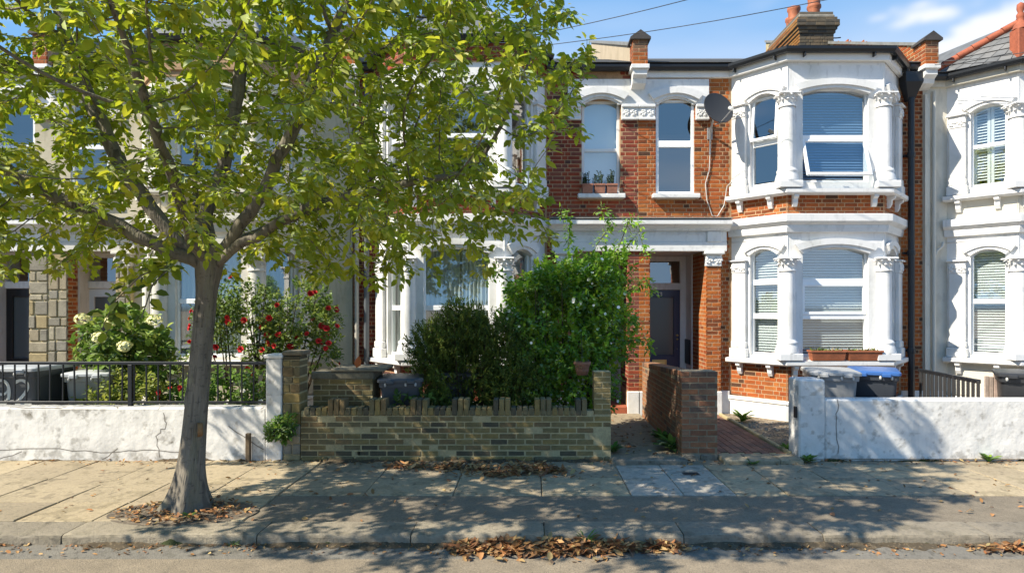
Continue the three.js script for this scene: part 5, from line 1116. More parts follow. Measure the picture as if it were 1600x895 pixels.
{
  // old pier of stone and brick between the white pillar and the brick wall, its lower stones bared
  const x0 = -3.20, x1 = -2.965, w = thing('stone_pier', 'crumbling pier of old stone between the white pillar and the notched wall', 'pier', [(x0 + x1) / 2, 0, ZW]), f = frame(x0, ZW, x1, ZW);
  part(w, 'pier_core', new GB().box(f, 0.01, x1 - x0 - 0.01, -0.03, 1.36, -0.30, -0.012).build(), mortarOld);
  let v = 0.0; const r = rngOf(53);
  while (v < 1.34) { const ht = Math.min(0.075 + 0.07 * r(), 1.37 - v), cut = r() < 0.5 ? [0, 0.09 + 0.06 * r(), x1 - x0] : [0, x1 - x0]; for (let i = 0; i < cut.length - 1; i++) part(w, 'stone', new GB().box(f, cut[i] + 0.006, cut[i + 1] - 0.006, v + 0.006, v + ht - 0.006, -0.28, 0.0 + 0.012 * r(), 0.010).build(), v < 0.36 ? pick(stones) : pick(stocks)); v += ht; }
  part(w, 'pier_cap', new GB().box(f, -0.006, x1 - x0 + 0.03, 1.372, 1.43, -0.31, 0.015, 0.014).build(), slabDark[1]);
}
{
  // brick bin store with a concrete lid behind the wall
  const x0 = -2.93, x1 = -2.12, z = -8.72, w = thing('bin_store', 'brick bin store with concrete slab top behind the notched wall', 'bin store', [(x0 + x1) / 2, 0, z]), f = frame(x0, z, x1, z);
  part(w, 'store_core', new GB().box(f, 0.0, x1 - x0, 0.0, 1.02, -0.5, -0.002).build(), mortarOld);
  for (const b of layBricks(f, 0, x1 - x0, 0.5, 1.02, { seed: 551, gap: 0.015 })) putBrick(w, b, stocks);
  part(w, 'slab_edge', new GB().box(f, -0.02, x1 - x0 + 0.02, 1.022, 1.12, -0.52, 0.03, 0.012).build(), std([0.21, 0.19, 0.14], 0.95, { map: slabMap }));
  part(w, 'slab_top', new GB().box(f, 0.25, x1 - x0 + 0.16, 1.123, 1.17, -0.6, 0.05, 0.014).build(), std([0.25, 0.225, 0.17], 0.95, { map: slabMap }));
}
{
  // brick wall between the two paths, with a pier at the pavement
  const w = thing('dividing_wall', 'brown brick wall with a square end pier between the two paths', 'wall', [2.2, 0, -9.9]);
  const top = 1.08, f = frame(2.05, -11.45, 2.05, -8.72), L = f.len;
  part(w, 'wall_core', new GB().slab(f, [[0, 0], [L, 0], [L, top - 0.02], [0, top - 0.14]], [], -0.215, 0).build(), mortarPier);
  const slope = b => top - 0.14 + (b.u0 / L) * 0.12;
  for (const b of layBricks(f, 0, L, 0.03, top, { seed: 601, bond: 'flemish', gap: 0.015 })) if (b.v1 < slope(b)) putBrick(w, b, pierBricks);
  for (let u = 0; u < L - 0.05; u += 0.11) part(w, 'coping_brick', new GB().box(f, u + 0.003, Math.min(L, u + 0.107), top - 0.135 + u / L * 0.12, top - 0.06 + u / L * 0.12, -0.222, 0.008 + 0.005 * R(), 0.007).build(), pick(pierBricks));
  const px0 = 2.02, px1 = 2.49, zf = -8.40, pf = frame(px0, zf, px1, zf), ps = frame(px0, zf - 0.33, px0, zf);
  part(w, 'pier_core', new GB().box(pf, 0.002, px1 - px0 - 0.002, 0.0, 1.155, -0.33, -0.002).build(), mortarPier);
  for (const b of layBricks(pf, 0, px1 - px0, 0.08, 1.005, { seed: 611, gap: 0.015 })) { if (b.v0 > 0.86) b.tone = 6; putBrick(w, b, pierBricks); }
  for (const b of layBricks(pf, 0, px1 - px0, 1.01, 1.16, { seed: 612, pitch: 0.075 })) { b.tone = pick([6, 3, 6]); putBrick(w, b, pierBricks); }
  for (const b of layBricks(ps, 0, 0.33, 0.08, 1.16, { seed: 613 })) putBrick(w, b, pierBricks);
  for (const [a, b] of [[0, 0.24], [0.245, 0.47]]) part(w, 'footing_stone', new GB().box(pf, a + 0.004, b, -0.03, 0.07, -0.2, 0.022, 0.012).build(), kerbMats[1]);
}
// small slate-topped fence of black pales between the two yards, with boards leaning on it
{
  const w = thing('pale_fence', 'short black pale fence between the yards beside the downpipe', 'fence', [6.85, 0, -10.4]), f = frame(6.92, -11.3, 6.74, -9.55);
  part(w, 'rail', new GB().box(f, 0, f.len, 0.86, 0.92, -0.03, 0.03, 0.006).build(), blackPaint); part(w, 'rail', new GB().box(f, 0, f.len, 0.25, 0.30, -0.03, 0.01, 0.006).build(), blackPaint);
  for (let u = 0.05; u < f.len; u += 0.13) part(w, 'pale', new GB().box(f, u, u + 0.07, 0.03, 0.90 + 0.02 * R(), 0.012, 0.03, 0.004).build(), std([0.03, 0.03, 0.032], 0.6));
  const b = thing('timber_bundle', 'weathered pale boards stacked upright beside the black bins', 'boards', [6.95, 0.03, -9.42]), g = frame(6.72, -9.40, 7.08, -9.34);
  for (let k = 0; k < 6; k++) part(b, 'board', new GB().box(g, 0.06 * k, 0.06 * k + 0.05, 0.03, 0.98 + 0.05 * R(), -0.02, 0.005 + 0.01 * R(), 0.004).build(), std([0.42 + 0.12 * R(), 0.38, 0.32], 0.9, { map: grain }));
}

// ------------------------------------------------------------------ wheeled bins
const rrect = (a, b, r, y, n = 4) => { const o = []; for (const [sx, sz, s] of [[1, 1, 0], [-1, 1, 1], [-1, -1, 2], [1, -1, 3]]) for (let k = 0; k <= n; k++) { const t = (s + k / n) * Math.PI / 2; o.push([sx * (a - r) + Math.cos(t) * r, y, sz * (b - r) + Math.sin(t) * r]); } return o.reverse(); };
function wheelieBin(label, x, z, turn, body, lid, o = {}) {
  const t = thing('wheelie_bin', label, 'bin', [0, 0, 0], o.group);
  const s = o.size || 1;
  part(t, 'body', loft([rrect(0.20, 0.235, 0.05, 0.03), rrect(0.215, 0.25, 0.05, 0.06), rrect(0.265, 0.325, 0.05, 0.88), rrect(0.285, 0.355, 0.055, 0.885), rrect(0.29, 0.36, 0.055, 0.965), rrect(0.27, 0.34, 0.05, 0.965)], true, true, true, 0.5), body);
  const panel = new GB(); 
  const ld = part(t, 'lid', loft([rrect(0.298, 0.372, 0.06, 0.955), rrect(0.31, 0.385, 0.05, 0.957), rrect(0.31, 0.385, 0.05, 0.99), rrect(0.295, 0.368, 0.05, 1.004), rrect(0.20, 0.26, 0.05, 1.016), rrect(0.06, 0.08, 0.03, 1.018)], true, true, true, 0.5), lid);
  for (const k of [-0.14, 0.14]) part(ld, 'lid_grip', new GB().box(WORLD, k - 0.055, k + 0.055, 0.93, 0.985, 0.375, 0.415, 0.012).build(), lid);
  const bar = part(t, 'handle', tube([[-0.23, 0.94, -0.34], [-0.23, 0.97, -0.42], [0, 0.975, -0.43], [0.23, 0.97, -0.42], [0.23, 0.94, -0.34]], 0.017, 8), body);
  for (const k of [-1, 1]) { const w = lathe([[0.02, -0.025], [0.09, -0.025], [0.1, -0.015], [0.1, 0.015], [0.09, 0.025], [0.02, 0.025]], 0, 0, 0, 18); w.rotateZ(Math.PI / 2); w.translate(k * 0.255, 0.1, -0.24); part(t, 'wheel', w, std([0.02, 0.02, 0.02], 0.8)); }
  for (const k of [-0.2, 0.07, 0.2]) part(t, 'rim_clip', lathe([[0.0, 0.05], [0.014, 0.045], [0.017, 0.02], [0.012, 0], [0, 0]], k, 0.90, 0.368, 8), std([0.5, 0.5, 0.49], 0.4));
  part(t, 'front_rib', new GB().box(WORLD, -0.10, 0.10, 0.60, 0.62, 0.27, 0.316, 0.004).build(), body);
  if (o.number) { const g = new TextGeometry(o.number, { font: sansFont, size: o.numSize || 0.26, depth: 0.004, curveSegments: 6 }); g.computeBoundingBox(); const b = g.boundingBox; g.translate(-(b.min.x + b.max.x) / 2, 0.56, 0); g.rotateX(0.0913); g.translate(0, 0, 0.2475); part(t, 'painted_number', planarUV(g), std([0.62, 0.62, 0.56], 0.7)); }
  t.position.set(x, o.y ?? 0.03, z); t.rotation.y = turn; t.scale.setScalar(s);
  return t;
}
const greyPlastic = std([0.24, 0.245, 0.25], 0.5, { bumpMap: fineBump, bumpScale: 0.0008 }), greyLid = std([0.36, 0.36, 0.355], 0.5), darkPlastic = std([0.035, 0.04, 0.05], 0.45, { bumpMap: fineBump, bumpScale: 0.0008 }), blueLid = std([0.035, 0.11, 0.32], 0.42), blackPlastic = std([0.03, 0.031, 0.034], 0.42, { bumpMap: fineBump, bumpScale: 0.0008 });
wheelieBin('pale grey wheelie bin with grey lid behind the white end pillar', 4.32, -9.15, -0.25, greyPlastic, greyLid, { size: 1.08 });
wheelieBin('dark wheelie bin with a bright blue lid behind the white wall', 5.02, -9.30, -0.45, darkPlastic, blueLid, { size: 1.07 });
wheelieBin('black wheelie bin beside the upright boards, behind the white wall', 6.98, -9.02, -0.55, blackPlastic, blackPlastic, { size: 1.06 });
wheelieBin('black wheelie bin under the shuttered house, beyond another black bin', 7.68, -9.25, -0.45, blackPlastic, blackPlastic, { size: 1.06 });
const slateBin = std([0.065, 0.072, 0.082], 0.5);
wheelieBin('dark grey bin beside the brick bin store, half hidden by the conifer', -1.78, -9.0, 0.15, slateBin, slateBin, { size: 1.0 });
wheelieBin('dark grey bin touching the conifer, behind the bin store', -1.12, -9.45, 0.3, slateBin, slateBin, { size: 1.04 });
wheelieBin('grey bin with a large painted number behind the black railing', -6.95, -8.98, 0.0, std([0.07, 0.075, 0.08], 0.5), std([0.40, 0.42, 0.44], 0.4), { size: 1.16, number: '92', numSize: 0.31 });
wheelieBin('pale bin with raised grey lid between the numbered bin and the hydrangea', -6.25, -9.3, 0.2, std([0.33, 0.32, 0.28], 0.5), std([0.5, 0.52, 0.54], 0.4), { size: 1.05 });
{
  const p = thing('timber_stake', 'short weathered wooden stake standing against the white wall', 'stake', [wx(383, 8.2), 0, -8.27]), x = wx(383, 8.2);
  part(p, 'stake', (() => { const g = new GB(); g.box(WORLD, x - 0.03, x + 0.03, -0.02, 0.37, -8.31, -8.255, 0.008); return g.build(); })(), std([0.16, 0.115, 0.07], 0.95, { map: grain }));
}

// ------------------------------------------------------------------ planting
const gl = [[0.21, 0.42, 0.024], [0.28, 0.48, 0.03], [0.14, 0.32, 0.022], [0.37, 0.53, 0.035]], conifer = [[0.10, 0.15, 0.022], [0.125, 0.18, 0.026], [0.075, 0.115, 0.02], [0.16, 0.20, 0.03]];
{
  const t = thing('flowering_bush', 'big bright green climbing bush dotted with small white flowers beside the path', 'bush', [0.5, 0, -9.6]);
  const tips = shrub(t, [[0.45, 1.75, -9.6, 0.95, 0.85, 0.75], [0.70, 2.30, -9.55, 0.72, 0.50, 0.6], [0.75, 1.05, -9.2, 0.62, 0.80, 0.5], [0.05, 0.95, -9.3, 0.6, 0.75, 0.5], [1.20, 1.75, -9.45, 0.40, 0.70, 0.48], [0.10, 2.15, -9.45, 0.42, 0.36, 0.45], [1.22, 2.50, -9.5, 0.35, 0.33, 0.35], [-0.12, 1.65, -9.4, 0.35, 0.4, 0.4]], { leaf: 0.075, cols: gl, density: 330, per: 9, mat: leafMat(0.60, 0.1), bite: 0.46 });
  // long loose shoots at the top
  const L = new Leaves(), shootMat = std([0.10, 0.09, 0.03], 0.9);
  for (const [a, b, c] of [[[1.0, 2.9, -9.4], [1.25, 3.25, -9.4], [1.05, 3.42, -9.35]], [[1.3, 2.7, -9.4], [1.62, 3.1, -9.35], [1.72, 2.75, -9.3]], [[1.3, 2.8, -9.4], [1.5, 3.3, -9.4], [1.62, 3.2, -9.35]], [[0.6, 2.9, -9.4], [0.62, 3.3, -9.4], [0.45, 3.4, -9.35]], [[1.4, 2.2, -9.4], [1.72, 2.4, -9.3], [1.82, 2.15, -9.25]], [[-0.2, 2.3, -9.4], [-0.5, 2.55, -9.4], [-0.62, 2.4, -9.35]], [[1.4, 1.5, -9.3], [1.7, 1.55, -9.2], [1.78, 1.35, -9.2]]]) {
    part(t, 'shoot', tube([a, mixp(mixp(a, b, 0.5), b, 0.3), b, c], [0.008, 0.007, 0.005, 0.002], 5), shootMat);
    for (let k = 0; k < 130; k++) { const s = R(), q = s < 0.6 ? mixp(a, b, s / 0.6) : mixp(b, c, (s - 0.6) / 0.4), sd = unit(), ln = rr(0.045, 0.085); L.leaf(q.map((v, i) => v + sd[i] * 0.10 * R()), sd, [sd[1], 1, 0.4], ln, ln * 0.55, vary(gl[Math.floor(R() * 4)], 0.2)); }
  }
  part(t, 'shoot_foliage', L.build(), leafMat(0.6, 0.1));
  putBlooms(t, tips, 52, bloomGeo(0.026, 5, 1, 0.25), new THREE.MeshPhysicalMaterial({ color: 0xf4f4ee, roughness: 0.9, vertexColors: true, side: THREE.DoubleSide }), 'white_flower', q => q[2] > -9.5);
  const p = thing('hanging_pot', 'terracotta pot hanging among the leaves of the flowering bush', 'pot', [0.74, 1.06, -8.78]);
  part(p, 'pot', lathe([[0, 0], [0.075, 0], [0.105, 0.14], [0.118, 0.14], [0.118, 0.18], [0.10, 0.18], [0.09, 0.05]], 0.74, 1.08, -8.72, 16), std([0.36, 0.17, 0.10], 0.85, { map: grain }));
  part(p, 'hanger', tube([[0.74, 1.26, -8.72], [0.74, 1.5, -8.8], [0.74, 1.7, -9.0]], 0.004, 5), wireMat);
}
{
  const t = thing('conifer_bush', 'dense dark green conifer bush behind the notched brick wall', 'bush', [-0.95, 0, -9.2]);
  shrub(t, [[-0.95, 0.95, -9.15, 0.75, 0.85, 0.5], [-1.35, 1.35, -9.2, 0.40, 0.42, 0.4], [-0.95, 1.65, -9.2, 0.42, 0.42, 0.4], [-0.45, 1.45, -9.15, 0.42, 0.45, 0.4], [-0.20, 0.8, -8.95, 0.45, 0.6, 0.36], [-1.45, 0.7, -8.85, 0.35, 0.4, 0.28]], { leaf: 0.055, width: 0.40, cols: conifer, density: 760, per: 18, sprig: 0.15, shape: 1, up: 0.7, mat: leafMat(0.15, 0.1), fold: 0.1, droop: 0.1, bite: 0.38 });
}
const redPetal = new THREE.MeshPhysicalMaterial({ color: new THREE.Color().setRGB(0.52, 0.018, 0.02), roughness: 0.85, vertexColors: true, side: THREE.DoubleSide }), roseGeo = bloomGeo(0.052, 6, 3, 0.35);
const roseGreens = [[0.14, 0.22, 0.03], [0.18, 0.26, 0.035], [0.10, 0.17, 0.025], [0.24, 0.30, 0.04]];
{
  const t = thing('rose_bush', 'tall rose bush with red blooms behind the railing and white pillar', 'bush', [-3.9, 0, -9.5]);
  const tips = shrub(t, [[-4.1, 2.0, -9.5, 0.62, 0.50, 0.45], [-3.35, 1.85, -9.4, 0.55, 0.55, 0.42], [-4.55, 1.75, -9.5, 0.38, 0.42, 0.35], [-2.95, 1.45, -9.2, 0.22, 0.40, 0.22], [-3.9, 1.35, -9.5, 0.5, 0.35, 0.35]], { leaf: 0.06, cols: roseGreens, density: 300, per: 9, mat: leafMat(0.45, 0.25), bite: 0.43 });
  putBlooms(t, tips, 60, roseGeo, redPetal, 'rose_bloom');
}
{
  const t = thing('rose_bush', 'low straggling rose bush with small red blooms, seen through the railing bars', 'bush', [-5.0, 0, -9.1]);
  const tips = shrub(t, [[-4.85, 0.95, -9.1, 0.30, 0.55, 0.3], [-5.0, 0.5, -9.0, 0.4, 0.35, 0.3]], { leaf: 0.055, cols: roseGreens, density: 110, per: 7, mat: leafMat(0.42, 0.2), bite: 0.5 });
  putBlooms(t, tips, 18, bloomGeo(0.042, 6, 3, 0.35), redPetal, 'rose_bloom');
}
{
  const t = thing('hydrangea', 'rounded hydrangea with pale yellow flower heads behind the black railing', 'shrub', [-6.0, 0, -9.5]);
  const tips = shrub(t, [[-6.05, 1.45, -9.5, 0.62, 0.52, 0.5], [-6.3, 0.85, -9.6, 0.45, 0.5, 0.4], [-5.6, 1.15, -9.4, 0.40, 0.50, 0.4]], { leaf: 0.12, width: 0.62, cols: [[0.16, 0.26, 0.035], [0.20, 0.30, 0.04], [0.12, 0.20, 0.03], [0.25, 0.33, 0.045]], density: 170, per: 7, mat: leafMat(0.42, 0.35), bite: 0.44 });
  const hg = [], head = new Leaves(); for (let k = 0; k < 70; k++) { const d = unit(), q = d.map((v, i) => v * [0.085, 0.07, 0.085][i]); head.leaf(q, [-d[1], d[0], d[2] * 0.2 + 0.1], d, 0.045, 0.045, [1, 1, 1], 0.05, 0.1); }
  const geo = head.build(), hm = new THREE.MeshPhysicalMaterial({ color: new THREE.Color().setRGB(0.74, 0.72, 0.36), roughness: 0.9, vertexColors: true, side: THREE.DoubleSide });
  for (const [px, py, Z] of [[127, 498, 8.95], [175, 500, 8.98], [154, 527, 8.9], [193, 541, 8.92], [240, 500, 9.0]]) piece(t, 'flower_head', geo, hm, wx(px, Z), wy(py, Z), -Z, R() * 3, 1.05, 1.05, 1.05);
}
for (const [x, z, label, cols] of [[-5.55, -8.85, 'yellow-green leafy plant under the hydrangea, seen through the bars', [[0.28, 0.32, 0.04], [0.22, 0.27, 0.035]]], [-4.35, -8.95, 'broad leafy green plant behind the bars beside the tree trunk', [[0.12, 0.23, 0.03], [0.17, 0.28, 0.035]]], [-3.75, -8.85, 'green plant with pale flowers beside the white pillar', [[0.11, 0.20, 0.03], [0.15, 0.25, 0.03]]], [-2.3, -8.5, 'small leafy plant peeping over the notched wall by the bin store', [[0.09, 0.17, 0.03], [0.12, 0.20, 0.03]]]]) {
  const small = label.startsWith('small'), t = thing('garden_plant', label, 'plant', [x, 0, z]);
  const tips = shrub(t, small ? [[-1.75, 0.62, -8.56, 0.22, 0.20, 0.12], [-1.45, 0.72, -8.56, 0.18, 0.18, 0.12]] : [[x, 0.62, z, 0.50, 0.50, 0.30], [x - 0.35, 0.5, z, 0.35, 0.4, 0.25], [x + 0.3, 0.55, z - 0.05, 0.3, 0.35, 0.25]], { leaf: 0.075, cols, density: 240, per: 7, mat: leafMat(0.45, 0.2), bite: 0.42 });
  if (label.includes('pale flowers')) putBlooms(t, tips, 14, bloomGeo(0.04, 5, 2, 0.3), new THREE.MeshPhysicalMaterial({ color: 0xf2efe6, roughness: 0.9, vertexColors: true, side: THREE.DoubleSide }), 'pale_flower');
}
// weeds in the joints and at the foot of the walls
function weed(label, x, y, z, r, h, n, cols, w = 0.3, lean = 0.8) {
  const t = thing('weed', label, 'weed', [x, y, z]), L = new Leaves();
  for (let k = 0; k < n; k++) { const a = R() * 6.283, q = R() * r * 0.3, d = [Math.cos(a) * lean, rr(0.5, 1.3), Math.sin(a) * lean], len = h * rr(0.5, 1.1); L.leaf([x + Math.cos(a) * q, y + R() * h * 0.35, z + Math.sin(a) * q], d, [-Math.cos(a) * 0.5, 0.8, -Math.sin(a) * 0.5 + 0.2], len, len * w, vary(pick(cols), 0.25), 0.2, 0.5); }
  part(t, 'leaves', L.build(), leafMat(0.35, 0.15));
}
const wg = [[0.13, 0.25, 0.03], [0.10, 0.20, 0.028], [0.18, 0.28, 0.035]];
{ const x = wx(442, 8.25), t = thing('weed', 'bushy green weed sprouting from the bare stones of the pier', 'weed', [x, 0.3, -8.25]); shrub(t, [[x, 0.44, -8.22, 0.19, 0.14, 0.12], [x - 0.05, 0.38, -8.2, 0.14, 0.1, 0.1]], { leaf: 0.07, width: 0.35, cols: wg, density: 900, per: 7, sprig: 0.08, mat: leafMat(0.45, 0.1), bite: 0.35, ground: 0.34 }); }
weed('tuft of weeds on the gritty ground by the bay plinth', wx(1160, 11.0), 0.03, -11.0, 0.1, 0.22, 40, wg);
weed('small weed at the foot of the white end pillar', wx(1262, 8.25), 0.0, -8.24, 0.1, 0.12, 40, wg);
weed('single leafy weed growing against the cracked white wall', wx(1548, 8.25), 0.0, -8.27, 0.05, 0.17, 22, wg, 0.4);
weed('weeds along the path edging beside the dividing pier', 1.96, 0.05, -8.75, 0.12, 0.24, 60, wg);
weed('weeds further along the dividing wall on the dark path', 1.97, 0.05, -9.35, 0.1, 0.20, 46, wg);
weed('low weeds beside the red paver path near the white pillar', 3.55, 0.03, -8.75, 0.14, 0.12, 60, wg);
weed('weed in the joint before the threshold slabs', wx(1175, 8.15), 0.0, -8.12, 0.1, 0.08, 34, wg);
weed('grass tuft at the kerb beside the gutter leaves', wx(915, 5.62), -0.09, -5.60, 0.07, 0.13, 40, [[0.12, 0.22, 0.03]], 0.10, 0.6);
weed('grass tuft in the gutter below the tree', wx(365, 5.62), -0.09, -5.60, 0.08, 0.07, 30, [[0.13, 0.19, 0.03]], 0.12, 0.8);
weed('thin weeds by the brick pier at the path entrance', 1.14, 0.05, -8.6, 0.1, 0.16, 40, wg);
weed('tuft at the foot of the tree trunk', -3.22, 0.0, -6.08, 0.06, 0.07, 24, wg);

// planters with plants
planter('window_box', 'terracotta window box with dry seedlings on the bay sill, nearer the front door', wx(1293, 10.98), 1.092, -10.99, 0.60, potClay, 'terracotta boxes on the bay sill', (t, x, y, z, w) => { const L = new Leaves(); for (let k = 0; k < 60; k++) { const sd = unit(); L.leaf([x + rr(-w / 2, w / 2) * 0.85, y + 0.02, z + rr(-0.05, 0.05)], [sd[0], 0.8, sd[2]], [sd[1], 0.5, 0.6], rr(0.04, 0.10), 0.03, vary(pick([[0.20, 0.17, 0.06], [0.12, 0.17, 0.03], [0.30, 0.25, 0.14]]), 0.3)); } part(t, 'seedling_foliage', L.build(), leafMat(0.3, 0.1)); part(t, 'potting_soil', new GB().box(WORLD, x - w * 0.46, x + w * 0.46, y - 0.05, y + 0.015, z - 0.07, z + 0.07).build(), soil); });
planter('window_box', 'terracotta window box with dry seedlings on the bay sill, nearer the black downpipe', wx(1350, 10.98), 1.092, -10.99, 0.60, potClay, 'terracotta boxes on the bay sill', (t, x, y, z, w) => { const L = new Leaves(); for (let k = 0; k < 60; k++) { const sd = unit(); L.leaf([x + rr(-w / 2, w / 2) * 0.85, y + 0.02, z + rr(-0.05, 0.05)], [sd[0], 0.8, sd[2]], [sd[1], 0.5, 0.6], rr(0.04, 0.09), 0.03, vary(pick([[0.20, 0.17, 0.06], [0.12, 0.17, 0.03], [0.30, 0.25, 0.14]]), 0.3)); } part(t, 'seedling_foliage', L.build(), leafMat(0.3, 0.1)); part(t, 'potting_soil', new GB().box(WORLD, x - w * 0.46, x + w * 0.46, y - 0.05, y + 0.015, z - 0.07, z + 0.07).build(), soil); });
for (const [px, which] of [[918, 'nearest the tree'], [937, 'between two others'], [956, 'nearest the satellite dish']]) planter('sill_pot', `small square clay pot of upright succulents on the upper sill, ${which}`, wx(px, 11.83), 4.102, -11.83, 0.20, std([0.46, 0.20, 0.13], 0.75, { map: grain }), 'clay pots on the upper sill', (t, x, y, z) => {
  const L = new Leaves(), s = new GB(); for (let k = 0; k < 6; k++) { const a = x + rr(-0.07, 0.07), b = z + rr(-0.04, 0.04), h = rr(0.16, 0.30); s.add(tube([[a, y, b], [a + rr(-0.02, 0.02), y + h * 0.6, b], [a + rr(-0.03, 0.03), y + h, b]], [0.009, 0.008, 0.004], 5)); for (let j = 0; j < 16; j++) { const q = R(), sd = unit(); L.leaf([a, y + h * (0.2 + 0.8 * q), b], [sd[0], 0.5, sd[2]], [sd[1], 0.6, sd[0]], rr(0.03, 0.055), 0.02, vary([0.03, 0.06, 0.025], 0.3)); } }
  part(t, 'succulent_stem', s.build(), std([0.04, 0.06, 0.03], 0.8)); part(t, 'succulent_foliage', L.build(), leafMat(0.15, 0.2));
});
// ginger leaf curls lying on the bin store lid
{
  const t = thing('dried_leaf', 'dried orange leaf standing on the concrete lid of the bin store', 'leaf', [-2.35, 1.17, -8.75]), L = new Leaves();
  L.leaf([-2.35, 1.17, -8.75], [0.3, 1, 0.1], [0.4, 0.2, 1], 0.16, 0.10, [0.45, 0.14, 0.05], 0.5, 0.4); L.leaf([-2.55, 1.175, -8.75], [-1, 0.3, 0.1], [0.2, 1, 0.3], 0.18, 0.07, [0.5, 0.34, 0.2], 0.4, -0.5); part(t, 'blade', L.build(), leafMat(0.3, 0.1));
}

// ------------------------------------------------------------------ dirt and moss gathered at the kerb and the foot of the walls
{
  const dirt = std([0.6, 0.56, 0.46], 1, { map: soilMap, bumpMap: coarseBump, bumpScale: 0.02 }), moss = std([0.06, 0.075, 0.022], 1, { map: grain, bumpMap: fineBump, bumpScale: 0.01 });
  const ridge = (label, x0, x1, y, z, hMax, dMax, seed, m, cut) => {
    const rings = []; for (let x = x0; x <= x1; x += 0.022) { const a = smooth(cut, cut + 0.25, fbm(x * 0.05 + 9, 0.3, 32, 5, seed)), h = hMax * a * (0.55 + 0.5 * vnoise(x * 7 + 500, 3, 4096, seed) + 0.4 * vnoise(x * 45 + 500, 5, 4096, seed)), d = dMax * a * (0.5 + vnoise(x * 17 + 500, 8, 4096, seed)); rings.push([[x, y - 0.02, z - 0.01], [x, y + h, z - 0.01], [x, y + h * 0.9, z + d * 0.2], [x, y + h * 0.4, z + d * 0.6], [x, y + h * 0.12, z + d], [x, y - 0.02, z + d + 0.01]]); }
    const o = structure('dirt', loft(rings, true, true, true, 0.9), m, label); o.userData = { kind: 'stuff', label, category: 'dirt' };
  };
  ridge('dark dirt gathered in the gutter along the kerb', -8, 9, -0.092, -5.628, 0.024, 0.09, 701, dirt, 0.34);
  ridge('moss growing on the lower face of the kerb', -8, 9, -0.09, -5.628, 0.060, 0.014, 703, moss, 0.50);
  ridge('damp moss and dirt along the foot of the cracked white wall', 3.9, 10, 0.0, -8.33, 0.045, 0.04, 707, moss, 0.42);
  ridge('dirt along the foot of the notched brick wall', -2.95, 1.05, 0.0, -8.31, 0.03, 0.12, 709, dirt, 0.36);
  ridge('dirt along the foot of the white wall under the railing', -9, -3.2, 0.0, -8.33, 0.035, 0.07, 711, dirt, 0.38);
}

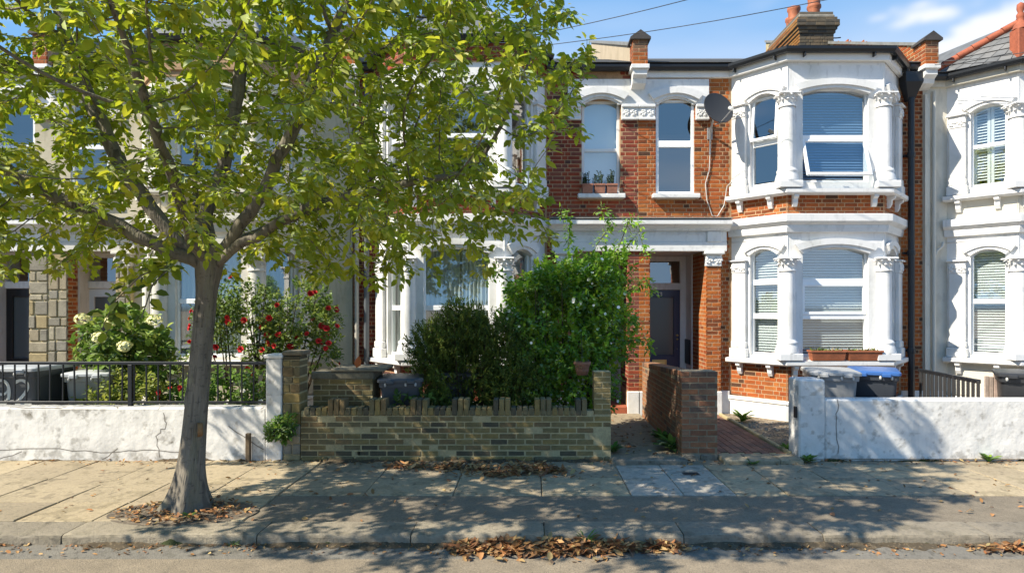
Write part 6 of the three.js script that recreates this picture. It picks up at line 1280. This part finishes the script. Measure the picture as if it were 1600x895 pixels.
// ------------------------------------------------------------------ fallen leaves
{
  const browns = [[0.34, 0.16, 0.06], [0.26, 0.12, 0.05], [0.42, 0.24, 0.10], [0.20, 0.10, 0.045], [0.46, 0.30, 0.13], [0.38, 0.20, 0.08]], mat = leafMat(0.2, 0.08);
  const heap = (label, fn, n, big = 1) => { const L = new Leaves(); for (let k = 0; k < n; k++) { const [x, y, z] = fn(k), a = R() * 6.283, tl = rr(-0.35, 0.35), ln = rr(0.045, 0.10) * big; L.leaf([x, y, z], [Math.cos(a), tl, Math.sin(a)], [rr(-0.6, 0.6), 1, rr(-0.6, 0.6)], ln, ln * rr(0.4, 0.65), vary(pick(browns), 0.3), rr(0.1, 0.6), rr(-0.5, 0.5)); } const t = structure('leaf_litter', L.build(), mat, label); t.userData = { kind: 'stuff', label, category: 'fallen leaves' }; };
  const gauss = () => (R() + R() + R() - 1.5) / 1.5;
  const clumpA = [[-0.05, -7.72, 0.38, 0.08], [-0.55, -7.85, 0.42, 0.05], [0.30, -7.75, 0.22, 0.05], [-0.95, -7.95, 0.45, 0.02], [-1.5, -8.0, 0.5, 0.015], [0.0, -7.95, 0.4, 0.06], [-0.35, -7.6, 0.3, 0.03]];
  const clumpB = [[-0.5, 0.30, 0.06, 0.14], [-0.12, 0.30, 0.09, 0.20], [0.18, 0.26, 0.10, 0.22], [0.48, 0.28, 0.11, 0.20], [0.78, 0.30, 0.07, 0.15], [0.2, 1.0, 0.04, 0.16], [-0.3, 0.5, 0.08, 0.2], [1.15, 0.3, 0.04, 0.1]];
  heap('heap of dry brown leaves on the pavement below the brick wall', k => { const c = clumpA[k % clumpA.length], u = gauss(), v = gauss(), s = R() < 0.15 ? 2.4 : 1; return [c[0] + u * c[2] * s, 0.012 + Math.max(0, c[3] * (1 - u * u * s - v * v * s)) * R(), c[1] + v * c[2] * 0.5 * s]; }, 1000);
  heap('drift of dry orange leaves lying in the gutter against the kerb', k => { const c = clumpB[k % clumpB.length], u = gauss(), v = R() * (R() < 0.1 ? 1.8 : 1); return [c[0] + u * c[1], -0.086 + c[2] * R() * Math.max(0.05, 1 - Math.abs(u)) * Math.max(0, 1 - v * 0.7), -5.61 + v * c[3]]; }, 1250, 1.1);
  heap('thin line of crumbled leaves along the gutter', () => [rr(-6, 8), -0.088 + 0.008 * R(), -5.605 + Math.pow(R(), 2.5) * 0.22], 900, 0.5);
  heap('scattered single leaves on the pavement', () => [rr(-5.2, 7), 0.010, rr(-8.2, -6.0)], 230, 0.75);
  heap('dry leaves around the foot of the tree', () => { const a = R() * 6.283, r = rr(0.15, 0.55); return [-3.35 + Math.cos(a) * r * 1.2, 0.014 + 0.02 * R(), -6.25 + Math.sin(a) * r * 0.7]; }, 420, 0.7);
  heap('leaf crumbs along the foot of the garden walls', () => [rr(-6.5, 8.5), 0.012, -8.29 + Math.pow(R(), 2) * 0.22], 520, 0.6);
  heap('dead leaves lying on the dark concrete path', () => [rr(1.1, 2.02), 0.058, rr(-11.2, -8.4)], 110, 0.8);
  heap('drift of leaves where the pavement meets the far yard', () => [wx(1590, 5.5) + gauss() * 0.5, -0.085 + 0.03 * R(), -5.58 + R() * 0.12], 160, 0.9);
  const peb = new GB(); for (let k = 0; k < 900; k++) { const x = rr(3.55, 6.8), z = rr(-11.0, -8.6), s = rr(0.008, 0.028); const g = new THREE.IcosahedronGeometry(s, 0); g.scale(1, 0.6, 1); g.translate(x, 0.035, z); g.deleteAttribute('uv'); peb.add(planarUV(g)); }
  const o = structure('gravel', peb.build(), std([0.30, 0.27, 0.22], 0.95), 'loose stones'); o.userData = { kind: 'stuff', label: 'loose stones on the bare ground before the white bay', category: 'gravel' };
  const pit = structure('tree_pit', (() => { const g = new THREE.CircleGeometry(0.62, 28); g.rotateX(-Math.PI / 2); g.scale(1.15, 1, 0.62); g.translate(-3.35, 0.007, -6.22); return planarUV(g.toNonIndexed()); })(), soil, 'patch of soil around the tree trunk');
}
renderer.render(scene, camera);
